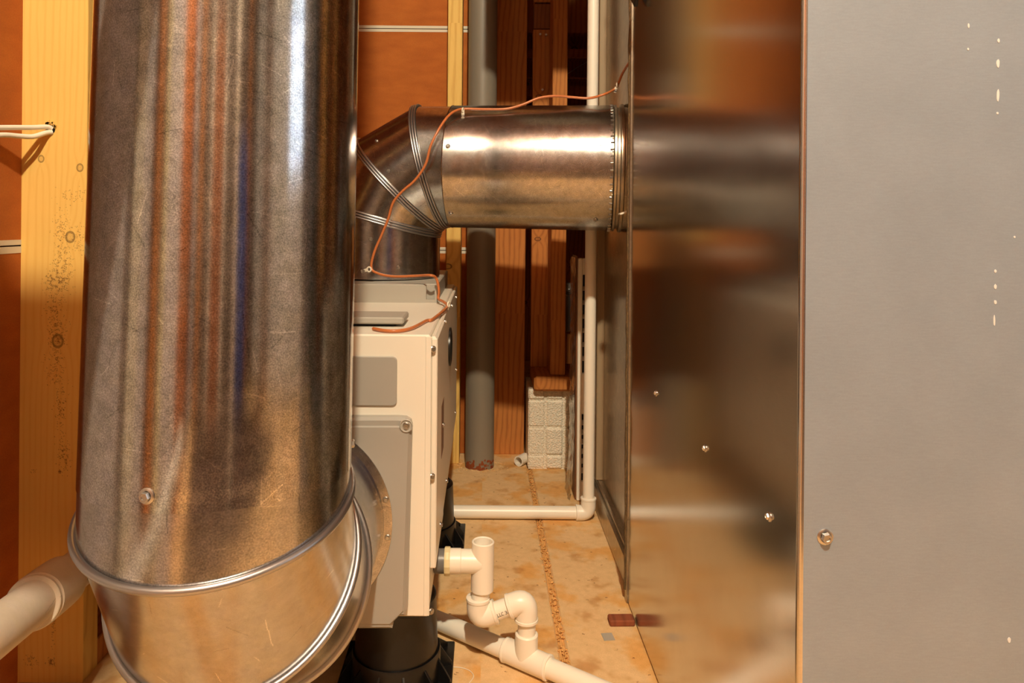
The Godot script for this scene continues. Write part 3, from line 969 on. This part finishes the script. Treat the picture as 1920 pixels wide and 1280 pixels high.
# ------------------------------------------------------------------ white ventilator
const DF := 0.92
func ventilator() -> void:
	var x1 := -0.0675
	var x0 := -0.442
	var yt := H - 0.1455
	var yb := H - 0.506
	var db := 1.66
	var t := thing("ventilator", "cream-white ventilator box with grey front cover standing on black stands", "ventilator", Vector3((x0 + x1) / 2, yb, -1.2))
	obj("body", Geo.new().ab(Vector3(x0, yb, -db), Vector3(x1, yt, -DF), 0.002), M.hrv_white, t)
	# front corner return and seam
	obj("corner_trim", Geo.new().ab(Vector3(x1 - 0.006, yb + 0.002, -DF), Vector3(x1 + 0.0012, yt - 0.002, -DF + 0.0012), 0.0005), M.hrv_white, t)
	# hinged side door
	var dr := obj("side_door", Geo.new().ab(Vector3(x1, H - 0.447, -1.655), Vector3(x1 + 0.0065, yt - 0.004, -DF - 0.012), 0.0015), M.hrv_white, t)
	obj("door_flange", Geo.new().ab(Vector3(x1 + 0.0005, H - 0.449, -1.10), Vector3(x1 + 0.0085, yt - 0.006, -DF - 0.010), 0.0015), M.hrv_white, dr)
	var kx := x1 + 0.0065
	var kp := Vector3(kx, H - 0.2245, -1.29)
	obj("black_grommet", Geo.new().lathe(ax(kp, kp + Vector3.RIGHT), [Vector2(0.034, 0), Vector2(0.034, 0.003), Vector2(0.029, 0.0045), Vector2(0.026, 0.002), Vector2(0.0001, 0.002)], 40), M.black_plastic, dr)
	obj("brown_sticker", Geo.new().ab(Vector3(kx + 0.002, H - 0.34, -1.085), Vector3(kx + 0.0024, H - 0.265, -1.03)), M.brown_sticker, dr)
	for q in [[-1.13, -0.158], [-1.36, -0.160], [-1.56, -0.165], [-1.60, -0.330], [-1.06, -0.300], [-1.58, -0.42], [-1.22, -0.44], [-1.02, -0.43]]:
		screw(t, Vector3(kx + (0.002 if q[0] > -1.1 else 0.0), H + q[1], q[0]), Vector3.RIGHT, 0.003)
	for q in [[814, 654], [807, 893], [803, 1146]]:
		screw(t, Vector3(x1 + 0.003, P(q[0], q[1], DF + 0.006).y, -DF - 0.006), Vector3(0.6, 0, 0.8).normalized(), 0.0028)
	# grey name plate on the front
	var a := P(745, 668, DF)
	var b := P(745, 760, DF)
	obj("front_plate", Geo.new().plate(rrect(0.29, a.y - b.y, 0.006), 0.003, 0.0009, Transform3D(Basis.IDENTITY, Vector3(a.x - 0.145, (a.y + b.y) / 2, -DF))), M.hrv_grey, t)
	# moulded grey lower cover with a notched foot
	var dc := DF - 0.014
	var poly := []
	for q in [[772, 798], [769, 789], [760, 784], [745, 783], [300, 783], [300, 1181], [735, 1180], [737, 1166], [744, 1157], [760, 1156], [763, 1145]]:
		var p := P(q[0], q[1], dc)
		poly.append(Vector2(p.x, p.y))
	var cv := obj("lower_cover", Geo.new().plate(poly, 0.014, 0.0035, Transform3D(Basis.IDENTITY, Vector3(0, 0, -DF))), M.hrv_grey, t)
	var c2 := []
	for q in [[768, 812], [764, 802], [756, 798], [300, 798], [300, 1170], [732, 1170], [757, 1145]]:
		var p := P(q[0], q[1], dc)
		c2.append(Vector2(p.x, p.y))
	obj("raised_field", Geo.new().plate(c2, 0.002, 0.0015, Transform3D(Basis.IDENTITY, Vector3(0, 0, -dc))), M.hrv_grey, cv)
	var sp := P(762, 797, dc) + Vector3(0, 0, 0.002)
	obj("screw_recess", Geo.new().lathe(ax(sp, sp + Vector3.BACK), [Vector2(0.0085, 0), Vector2(0.0085, 0.001), Vector2(0.0075, 0.0016), Vector2(0.0062, 0.0002), Vector2(0.0001, 0.0002)], 24), M.hrv_lid, cv)
	screw(t, sp, Vector3.BACK, 0.003)
	obj("under_shade_block", Geo.new().ab(Vector3(x0 + 0.01, yb - 0.008, -db + 0.02), Vector3(x1 - 0.012, yb, -DF - 0.01), 0.001), M.black_plastic, t)  # black block paints the shadow gap under the body
	# control box on the top
	var k0 := P(757, 613, 0.985)
	obj("control_box", Geo.new().ab(Vector3(-0.36, yt + 0.004, -1.05), Vector3(k0.x, yt + 0.0135, -0.983), 0.002), M.hrv_lid, t)
	obj("control_box_gap_shade", Geo.new().ab(Vector3(-0.355, yt, -1.04), Vector3(k0.x - 0.012, yt + 0.004, -0.995)), M.black, t)  # black block paints the shade in the gap under the box
	# raised grey lid under the round duct, with a finger notch
	var y2 := H - 0.1127
	var xr := P(819, 550, 1.279).x
	var pl := []
	for q in [[x0 + 0.01, -1.655], [x0 + 0.01, -1.279], [xr - 0.019, -1.279], [xr - 0.019, -1.292], [xr - 0.004, -1.292], [xr - 0.004, -1.279], [xr, -1.279], [xr, -1.655]]:
		pl.append(Vector2(q[0], q[1]))
	obj("top_lid", Geo.new().plate(pl, y2 - yt, 0.002, Transform3D(Basis(Vector3.RIGHT, Vector3.BACK, Vector3.UP), Vector3(0, yt, 0))), M.hrv_lid, t)
	obj("lid_base", Geo.new().ab(Vector3(x0 + 0.012, yt, -1.65), Vector3(xr - 0.001, yt + 0.006, -1.2795), 0.0), M.hrv_lid, t)

# ------------------------------------------------------------------ rear duct
func rear_duct() -> void:
	var dc := 1.44
	var r := 0.1196
	var R := 0.1400
	var O := P(842, 444, dc)
	var yw := deg_to_rad(8.0)
	var e0 := Vector3(-cos(yw), 0, -sin(yw))
	var t0 := Vector3.UP
	var dirx := Vector3(cos(yw), -0.012, sin(yw)).normalized()
	e0 = -dirx
	t0 = (Vector3.UP - dirx * dirx.y).normalized()
	var y2 := H - 0.1127
	var t := thing("rear_duct", "shiny galvanized round duct elbowing from ventilator lid across to the plenum", "duct", Vector3(O.x - R, y2, O.z))
	elbow(t, O, e0, t0, PI / 2, R, r, M.zinc_gore, 0.0024, 3, O.y - y2 - 0.001, 0.012)
	# straight pipe slipped over the elbow
	var c := O + t0 * R
	var a := c + dirx * 0.006
	var L := 0.334
	var g := Geo.new()
	g.lathe(ax(a, a + dirx), [Vector2(r - 0.001, 0), Vector2(r + 0.0018, -0.0004), Vector2(r + 0.0022, 0.0008), Vector2(r + 0.0014, 0.002), Vector2(r + 0.0014, 0.1), Vector2(r + 0.0014, 0.2), Vector2(r + 0.0014, L - 0.025)], 144)
	obj("pipe", g, M.zinc_gore, t)
	# crimped start collar against the plenum
	var k := Geo.new()
	var s := a + dirx * (L - 0.027)
	k.lathe(ax(s, s + dirx), [Vector2(r - 0.004, 0), Vector2(r - 0.004, 0.004), Vector2(r + 0.002, 0.006), Vector2(r + 0.002, 0.010), Vector2(r - 0.003, 0.012), Vector2(r - 0.003, 0.016), Vector2(r + 0.004, 0.018), Vector2(r + 0.004, 0.023), Vector2(r - 0.002, 0.025), Vector2(r - 0.002, 0.034)], 96)
	obj("start_collar", k, M.old_steel, t)
	var zt := Geo.new()
	for i in 60:
		var an := TAU * i / 60
		var dd := (t0 * cos(an) + t0.cross(dirx) * sin(an))
		zt.box(s + dd * (r + 0.0016) + dirx * 0.001, Vector3(0.006, 0.003, 0.003), 0.0006, Basis(dirx, rng.randf() * 0.3))
	obj("crimp_teeth", zt, M.zinc, t)
	var fw := t0.cross(dirx)
	if fw.z < 0:
		fw = -fw
	for q in [[0.011, 14.0], [0.288, 17.0], [0.011, -50.0], [0.282, -56.0]]:
		var an := deg_to_rad(q[1])
		var nn := fw * cos(an) + t0 * sin(an)
		screw(t, a + dirx * q[0] + nn * (r + 0.0014), nn, 0.003)
	# lap strip and rivets on the elbow gores
	for q in [[728, 320], [783, 291], [747, 501], [695, 448], [706, 264]]:
		var p := P(q[0], q[1], dc)
		var th := 0.0
		var v: Vector3 = p - O
		var an := atan2(v.dot(t0), v.dot(e0))
		th = 0.0 if an < PI / 12 else (PI / 6 if an < PI / 4 else PI / 3)
		# slide along the sight line on to the gore's cylinder
		var er := e0 * cos(th) + t0 * sin(th)
		var tt := t0 * cos(th) - e0 * sin(th)
		var eye := Vector3(0, H, 0)
		var ray := (p - eye).normalized()
		var c0 := O + er * R
		var s0 := eye - c0
		var dp := ray - tt * ray.dot(tt)
		var sp := s0 - tt * s0.dot(tt)
		var A := dp.dot(dp)
		var B := dp.dot(sp)
		var C := sp.dot(sp) - r * r
		if B * B - A * C > 0.0:
			var hit := eye + ray * ((-B - sqrt(B * B - A * C)) / A)
			var nn := hit - c0
			nn = (nn - tt * nn.dot(tt)).normalized()
			screw(t, hit, nn, 0.0024, "rivet")

# ------------------------------------------------------------------ black stands
func stand(c: Vector3, label: String) -> void:
	var t := thing("equipment_stand", label, "stand", c, "black stands under the ventilator")
	var top := H - 0.514
	var g := Geo.new()
	g.lathe(Transform3D(Basis.IDENTITY, c), [Vector2(0.0001, top - 0.012), Vector2(0.042, top - 0.012), Vector2(0.044, top - 0.004), Vector2(0.047, top - 0.004), Vector2(0.048, top), Vector2(0.051, top), Vector2(0.0545, top - 0.003), Vector2(0.057, 0.052), Vector2(0.0575, 0.044)], 64)
	obj("cup", g, M.black_plastic, t)
	var l := Geo.new()
	l.lathe(Transform3D(Basis.IDENTITY, c), [Vector2(0.0575, 0.044), Vector2(0.060, 0.045), Vector2(0.061, 0.042), Vector2(0.062, 0.006), Vector2(0.0001, 0.006)], 64)
	obj("lower_ring", l, M.black_plastic, t)
	obj("base_plate", Geo.new().ab(c + Vector3(-0.078, 0.0005, -0.078), c + Vector3(0.078, 0.007, 0.078), 0.001), M.black_plastic, t)
	for k in 12:
		var a := TAU * (k + 0.5) / 12
		var dr := Vector3(cos(a), 0, sin(a))
		var reach := 0.076 / maxf(absf(dr.x), absf(dr.z))
		reach = minf(reach, 0.095)
		var rb := Geo.new()
		rb.plate([Vector2(0.058, 0.006), Vector2(reach, 0.006), Vector2(reach, 0.012), Vector2(0.061, 0.038)], 0.003, 0.0005, Transform3D(Basis(dr, Vector3.UP, dr.cross(Vector3.UP)), c - dr.cross(Vector3.UP) * 0.0015))
		obj("rib", rb, M.black_plastic, t)

func stands() -> void:
	stand(Vector3(-0.117, 0, -1.0), "black plastic cup-shaped stand under the grey-covered front of ventilator")
	stand(Vector3(-0.112, 0, -1.42), "black ribbed stand under ventilator's back corner, next to the white floor pipe")

# ------------------------------------------------------------------ condensate drain with trap
func drain() -> void:
	var d := 1.02
	var tee := P(905, 1052, d)
	var t := thing("condensate_drain", "white plastic drain trap from the ventilator into a pipe on the floor", "drain pipe", Vector3(tee.x, 0, -d))
	var r := 0.0160
	var br := Vector3(-1, 0.0, 0)
	pipe_part(t, "grey_coupling", Vector3(-0.067, tee.y, tee.z), tee + br * 0.050, 0.0165, M.pvc_grey)
	var hx := Geo.new()
	hx.lathe(ax(tee + br * 0.054, tee + br * 0.046), [Vector2(0.012, 0), Vector2(0.0185, 0), Vector2(0.0192, 0.001), Vector2(0.0192, 0.007), Vector2(0.0185, 0.008), Vector2(0.012, 0.008)], 12, 0.0, TAU, true)
	obj("union_ring", hx, M.pvc_edge, t)
	pipe_part(t, "adapter", tee + br * 0.047, tee + br * 0.030, 0.0172, M.pvc)
	pipe_part(t, "tee_branch", tee + br * 0.031, tee, 0.0164, M.pvc)
	var e1 := P(896, 1158, d)
	var up := Vector3(0.012, 1, 0).normalized()
	pipe_part(t, "tee_body", tee - up * 0.041, tee + up * 0.029, r, M.pvc, 0.0128)
	pipe_part(t, "nipple", e1 + up * 0.01, tee - up * 0.035, 0.0127, M.pvc)
	var e2 := P(987, 1124, d)
	var dir := (e2 - e1).normalized()
	fitting_elbow(t, e1, Vector3.UP, dir, 0.029, 0.027, r, M.pvc)
	var np := pipe_part(t, "printed_nipple", e1 + dir * 0.02, e2 - dir * 0.02, 0.0127, M.pvc)
	fitting_elbow(t, e2, -dir, Vector3.DOWN, 0.027, 0.029, r, M.pvc)
	# print on the nipple, bent round the pipe
	var tm := TextMesh.new()
	tm.text = "LLC 3/4"
	var sf := SystemFont.new()
	sf.font_names = PackedStringArray(["Droid Sans"])
	tm.font = sf
	tm.font_size = 32
	tm.pixel_size = 0.0002
	tm.depth = 0.0002
	tm.horizontal_alignment = HORIZONTAL_ALIGNMENT_LEFT
	var arr := tm.get_mesh_arrays()
	var vs: PackedVector3Array = arr[Mesh.ARRAY_VERTEX]
	var side := dir.cross(Vector3.BACK).normalized()
	if side.y < 0:
		side = -side
	var st := e1 + dir * 0.0285
	for i in vs.size():
		var an := (vs[i].y - 0.0005) / 0.0129
		var rad := 0.01285 + (vs[i].z + 0.0001)
		vs[i] = st + dir * vs[i].x + (Vector3.BACK * cos(an) + side * sin(an)) * rad
	arr[Mesh.ARRAY_VERTEX] = vs
	arr[Mesh.ARRAY_NORMAL] = null
	arr[Mesh.ARRAY_TANGENT] = null
	var am := ArrayMesh.new()
	am.add_surface_from_arrays(Mesh.PRIMITIVE_TRIANGLES, arr)
	obj("pipe_print", am, M.ink, np)
	# floor pipe and its tee
	var yf := 0.0165
	var fa := floor_at(822, 1163, yf)
	var fb := floor_at(1085, 1276, yf)
	var fdv := (fb - fa).normalized()
	var tc := fa + fdv * ((e2 - fa).dot(fdv))
	tc.y = yf
	e2.x = tc.x
	pipe_part(t, "floor_pipe", fa - fdv * 0.16, fb + fdv * 0.112, 0.0134, M.pvc)
	pipe_part(t, "floor_tee", tc - fdv * 0.034, tc + fdv * 0.036, 0.0165, M.pvc)
	pipe_part(t, "floor_tee_lip", tc - fdv * 0.036, tc - fdv * 0.031, 0.0172, M.pvc)
	pipe_part(t, "floor_tee_lip", tc + fdv * 0.033, tc + fdv * 0.038, 0.0172, M.pvc)
	var tp := P(988, 1150, d)
	pipe_part(t, "drop_nipple", tc, Vector3(tp.x, tp.y, -d), 0.0127, M.pvc)
	pipe_part(t, "floor_tee_branch", tc, tc + (tp - tc).normalized() * 0.036, 0.0162, M.pvc)

func floor_at(px: float, py: float, y: float) -> Vector3:
	var a := P(px, py, 1.0) - Vector3(0, H, 0)
	return Vector3(0, H, 0) + a * ((y - H) / a.y)

# ------------------------------------------------------------------ floor pipe and riser by the plenum
func riser() -> void:
	var d := 1.545
	var yf := 0.0150
	var c := floor_at(1103, 961, yf)
	var a := floor_at(866, 959, yf)
	var t := thing("riser_pipe", "white plastic pipe crossing the floor and rising beside the plenum", "pipe", Vector3(c.x, 0, c.z))
	var dv := (a - c).normalized()
	var up := P(1109, 100, -c.z) - c
	up = Vector3(0.002, 1, 0).normalized()
	pipe_part(t, "floor_run", c + dv * 0.01, a + dv * 0.14, 0.0134, M.pvc)
	fitting_elbow(t, c, dv, up, 0.026, 0.032, 0.0158, M.pvc)
	pipe_part(t, "riser", c + up * 0.02, c + up * 1.31, 0.0121, M.pvc)

# ------------------------------------------------------------------ column, wrapped grille and far things
func background_things() -> void:
	var c := P(899, 870, 1.872)
	c.y = 0.0
	var t := thing("steel_column", "grey painted round steel column with a rusty foot", "column", c)
	obj("shaft", Geo.new().lathe(Transform3D(Basis.IDENTITY, c), [Vector2(0.0001, 0.0), Vector2(0.0375, 0.0), Vector2(0.0375, 0.4), Vector2(0.0375, YC - 0.002)], 64), M.column, t)
	# flaking rust round the foot
	var rg := Geo.new()
	for i in 70:
		var a := rng.randf_range(0.35, PI - 0.35)
		var y := absf(rng.randfn(0, 0.010)) + 0.001
		var nn := Vector3(cos(a), 0, sin(a))
		rg.box(c + nn * 0.0376 + Vector3(0, y, 0), Vector3(rng.randf_range(0.003, 0.009), rng.randf_range(0.002, 0.007), 0.0006), 0.0, Basis(nn.cross(Vector3.UP), Vector3.UP, nn))
	var fl := obj("rust_flakes", rg, M.rust, t)
	fl.set_meta("kind", "stuff")
	var grit := Geo.new()
	for i in 170:
		var a := rng.randf() * TAU
		var rr := 0.039 + absf(rng.randfn(0, 0.008))
		var s := rng.randf_range(0.001, 0.004)
		grit.box(c + Vector3(cos(a) * rr * 1.3, s * 0.25, sin(a) * rr * 0.9), Vector3(s, s * 0.6, s), 0.0, Basis(Vector3.UP, rng.randf() * 3.0))
	var gr := obj("grout_crumbs", grit, M.concrete)
	tag(gr, "crumbled grout heaped round the foot of the grey column", "grout")
	gr.set_meta("kind", "stuff")

	# louvred grille wrapped in clear film, on end beside the riser
	var b0 := floor_at(1081, 940, 0.0)
	var dz := -b0.z
	var ht := P(1085, 484, dz).y
	var wx := b0.x
	var g := thing("wrapped_grille", "white louvred grille in plastic film standing on end beside riser pipe", "grille", Vector3(wx + 0.02, 0, b0.z))
	var sw := 0.0105
	var hi := wx + 0.044
	obj("frame", Geo.new().ab(Vector3(wx, 0.001, b0.z - 0.012), Vector3(wx + sw, ht, b0.z), 0.002), M.pvc, g)
	obj("frame", Geo.new().ab(Vector3(hi - sw, 0.001, b0.z - 0.012), Vector3(hi, ht, b0.z), 0.002), M.pvc, g)
	var bars := [0.001, 0.045, P(1095, 760, dz).y - 0.02, P(1095, 700, dz).y, P(1095, 520, dz).y + 0.006, ht]
	for k in 3:
		obj("frame", Geo.new().ab(Vector3(wx + sw, bars[2 * k], b0.z - 0.012), Vector3(hi - sw, bars[2 * k + 1], b0.z - 0.0005), 0.001), M.pvc, g)
	for k in 2:
		var ya: float = bars[2 * k + 1]
		var yb: float = bars[2 * k + 2]
		var nsl := 7
		for i in range(1, nsl):
			obj("louvre", Geo.new().box(Vector3((wx + hi) / 2, lerpf(ya, yb, i / float(nsl)), b0.z - 0.012), Vector3(hi - wx - 2 * sw, 0.0015, 0.016), 0.0003, Basis(Vector3.RIGHT, 0.5)), M.pvc_dull, g)
	obj("slot_dark_backing", Geo.new().ab(Vector3(wx + 0.004, 0.002, b0.z - 0.075), Vector3(hi - 0.004, ht - 0.004, b0.z - 0.026)), M.black, g)  # black backing makes the slots between the louvres dark
	obj("carton_side", Geo.new().ab(Vector3(wx - 0.003, 0.001, b0.z - 0.085), Vector3(wx + 0.001, ht + 0.004, b0.z - 0.010), 0.001), M.brown_sticker, g)
	var fm := Geo.new()
	# loose film with folds on the left side and a flared foot
	var cols := 9
	var rowsn := 40
	var ids := []
	for i in rowsn + 1:
		for j in cols + 1:
			var y := ht * i / rowsn
			var z := b0.z + 0.003 - 0.09 * j / cols
			var fold := 0.0025 * sin(i * 1.7 + j * 0.9) + 0.002 * sin(i * 0.6 - j * 2.1)
			var fl2 := 0.010 * exp(-y / 0.05)
			ids.append(fm.vert(Vector3(wx - 0.005 - absf(fold) - fl2, y + 0.001, z), Vector3(-1, 0.25 * sin(i * 1.7 + j), 0.2 * cos(j * 2.0)).normalized(), Vector2(j, i)))
	for i in rowsn:
		for j in cols:
			var k0 := i * (cols + 1) + j
			fm.quad(k0, k0 + 1, k0 + cols + 2, k0 + cols + 1)
	obj("plastic_film", fm, M.film, g)

	# pale metal appliance panel glimpsed in the space beyond
	var pa := P(1066, 575, 2.45)
	var q := thing("metal_panel", "bluish grey metal panel glimpsed through gap beside the stud", "panel", Vector3(pa.x, 0, -2.45))
	obj("panel_face", Geo.new().ab(Vector3(pa.x - 0.03, P(1066, 622, 2.45).y, -2.5), Vector3(pa.x + 0.10, P(1066, 552, 2.45).y, -2.45), 0.003), M.zinc, q)
	obj("top_flange", Geo.new().ab(Vector3(pa.x - 0.03, P(1066, 551, 2.45).y, -2.5), Vector3(pa.x + 0.10, P(1066, 532, 2.45).y, -2.455), 0.003), M.hrv_lid, q)
	obj("pedestal", Geo.new().ab(Vector3(pa.x - 0.03, 0, -2.5), Vector3(pa.x + 0.10, P(1066, 623, 2.45).y, -2.47), 0.003), M.rough_board, q)
	screw(q, P(1067, 545, 2.4545), Vector3.BACK, 0.005)

# ------------------------------------------------------------------ left side: vent pipe and cables
func left_things() -> void:
	var a := P(-60, 1220, 0.70)
	var b := P(104, 1098, 0.865)
	a = P(0, 1178, 0.735)
	var dv := (b - a).normalized()
	var r := 0.0245
	var t := thing("vent_pipe", "thick white plastic pipe with a coupling running past wooden stud", "pipe", a)
	var e := a + dv * 0.62
	pipe_part(t, "pipe", a - dv * 0.8, e, r, M.pvc_dull)
	var s0 := a + dv * 0.072
	var s1 := a + dv * 0.150
	var g := Geo.new()
	g.lathe(ax(s0, s1), [Vector2(r, 0), Vector2(r + 0.0040, 0), Vector2(r + 0.0050, 0.001), Vector2(r + 0.0050, 0.005), Vector2(r + 0.0036, 0.0055), Vector2(r + 0.0036, 0.0075), Vector2(r + 0.0058, 0.009), Vector2(r + 0.0062, 0.06), Vector2(r + 0.0058, 0.075), Vector2(r + 0.0045, 0.078), Vector2(r, 0.078)], 48)
	obj("coupling", g, M.pvc_dull, t)
	# barcode printed along the pipe
	var bar := Geo.new()
	var m := ax(a, b)
	var toe := (Vector3(0, H, 0) - b)
	toe = (toe - dv * toe.dot(dv)).normalized()
	var sd := dv.cross(toe)
	if sd.y > 0:
		sd = -sd
	var x := 0.166
	for k in 10:
		var wd: float = [0.0013, 0.0024, 0.0018, 0.0034][rng.randi_range(0, 3)]
		for q in 6:
			var a0 := 0.42 + 0.42 * q / 6.0
			var a1 := 0.42 + 0.42 * (q + 1) / 6.0
			var n0 := toe * cos(a0) + sd * sin(a0)
			var n1 := toe * cos(a1) + sd * sin(a1)
			var o0 := a + dv * x
			var o1 := a + dv * (x + wd)
			bar.flat([o0 + n0 * (r + 0.0003), o1 + n0 * (r + 0.0003), o1 + n1 * (r + 0.0003), o0 + n1 * (r + 0.0003)], (n0 + n1).normalized())
		x += wd + rng.randf_range(0.0008, 0.0018)
	obj("barcode", bar, M.ink, t)
	# two cables out of the drilled hole
	var h := P(97, 243, 0.985)
	var g1 := Geo.new()
	g1.tube(smooth([h + Vector3(0, 0.001, -0.0002), P(88, 238, 0.980), P(60, 239, 0.962), P(20, 239, 0.935), P(-40, 240, 0.895), P(-140, 244, 0.84)], 6), 0.0034, 12)
	tag(obj("electric_cable", g1, M.cable), "straight white electric cable leaving the drilled stud hole, upper of two", "cable", "white cables in the drilled stud")
	var g2 := Geo.new()
	g2.tube(smooth([h + Vector3(0.0005, -0.0035, -0.0002), P(86, 249, 0.979), P(62, 256, 0.962), P(35, 255, 0.945), P(5, 253, 0.924), P(-40, 257, 0.895), P(-140, 262, 0.84)], 6), 0.0034, 12)
	tag(obj("electric_cable", g2, M.cable), "sagging white electric cable leaving the drilled stud hole, lower of two", "cable", "white cables in the drilled stud")

# ------------------------------------------------------------------ thermostat wire
func wire() -> void:
	var t := thing("thermostat_wire", "thin copper-orange control wire looping over the rear duct to the plenum", "wire", P(740, 619, 0.98))
	var pts := []
	var yt := H - 0.1455 + 0.0026
	for q in [[700, 616, 0.972], [722, 620, 0.968], [750, 620, 0.972], [775, 614, 1.0], [800, 601, 1.06], [812, 598, 1.07], [838, 575, 1.2], [832, 566, 1.235], [822, 560, 1.262], [823, 545, 1.262], [818, 522, 1.262], [806, 516, 1.254], [780, 517, 1.279], [735, 518, 1.293], [705, 511, 1.306], [696, 500, 1.31], [702, 472, 1.31], [714, 444, 1.311], [728, 410, 1.31], [737, 380, 1.308], [755, 358, 1.306], [778, 338, 1.305], [798, 308, 1.304], [807, 275, 1.306], [822, 244, 1.313], [840, 218, 1.33], [856, 207, 1.346], [872, 204, 1.355], [910, 205, 1.353], [950, 204, 1.351], [980, 196, 1.354], [1010, 184, 1.357], [1040, 180, 1.36], [1070, 182, 1.363], [1105, 184, 1.361], [1135, 176, 1.354], [1155, 165, 1.39], [1160, 155, 1.385], [1168, 136, 1.36], [1182, 114, 1.3]]:
		if q[1] > 570:
			pts.append(floor_at(q[0], q[1], yt))
			continue
		pts.append(P(q[0], q[1], q[2]))
	obj("wire", Geo.new().tube(smooth(pts, 5), 0.0024, 10), M.wire, t)
	# plastic clamps
	for q in [[868, 207, 1.350, 0.0], [692, 505, 1.306, 1.3], [841, 571, 1.20, 0.4], [1157, 160, 1.382, 0.3]]:
		var c := P(q[0], q[1], q[2])
		var g := Geo.new()
		var ring := []
		for k in 16:
			var a := TAU * k / 16
			ring.append(c + Vector3(cos(a) * 0.0035, sin(a) * 0.0042, 0.0).rotated(Vector3.UP, PI / 2.6 if q[3] < 1.0 else 0.0))
		g.tube(ring, 0.0016, 8, true)
		var dn := Vector3(-sin(q[3]), -cos(q[3]), 0)
		g.box(c + dn * 0.009, Vector3(0.006, 0.012, 0.0025), 0.0008, Basis(Vector3.BACK, -q[3]))
		obj("clamp", g, M.clip, t)
		screw(t, c + dn * 0.0105 + Vector3(0, 0, 0.0012), Vector3.BACK, 0.0022)

# ------------------------------------------------------------------ loose odds and ends
func small_things() -> void:
	# offcut of white pipe by the pier
	var a := floor_at(963, 869, 0.0135)
	var b := floor_at(985, 858, 0.0135)
	var o := Geo.new()
	var L := a.distance_to(b)
	var dv := (b - a).normalized()
	o.lathe(ax(b, a), [Vector2(0.0105, 0), Vector2(0.0132, 0), Vector2(0.0132, 0.034), Vector2(0.0105, 0.034), Vector2(0.0105, 0.0)], 32)
	tag(obj("pipe_offcut", o, M.pvc), "short white pipe offcut lying on the floor against brick pier", "offcut")
	# brick fragment under the furnace edge
	var c := floor_at(1160, 1168, 0.0)
	tag(obj("brick_fragment", Geo.new().box(c + Vector3(0.004, 0.005, 0), Vector3(0.040, 0.010, 0.022), 0.002, Basis(Vector3.UP, 0.03)), M.terracotta), "flat piece of red brick lying beside the furnace on floor", "brick")
	var d := floor_at(1140, 1194, 0.0)
	tag(obj("tape_scrap", Geo.new().box(d + Vector3(0, 0.0006, 0), Vector3(0.017, 0.0008, 0.019), 0.0, Basis(Vector3.UP, 0.1)), M.hrv_lid), "small grey scrap of tape flat on the concrete floor", "scrap")
	# white thread on the floor
	var pts := []
	for q in [[818, 1258], [832, 1252], [850, 1250], [868, 1252], [882, 1258], [888, 1268], [880, 1280]]:
		pts.append(floor_at(q[0], q[1], 0.001))
	tag(obj("thread", Geo.new().tube(smooth(pts, 5), 0.0006, 6), M.cable), "thin white thread curling on the floor by black stand", "thread")
	# loose wire strand in the dark space
	tag(obj("loose_strand", Geo.new().tube([P(1062, 140, 2.3), P(1080, 128, 2.3), P(1104, 114, 2.3)], 0.0009, 6), M.zinc), "thin slanting wire strand in the dark gap behind the riser", "wire")
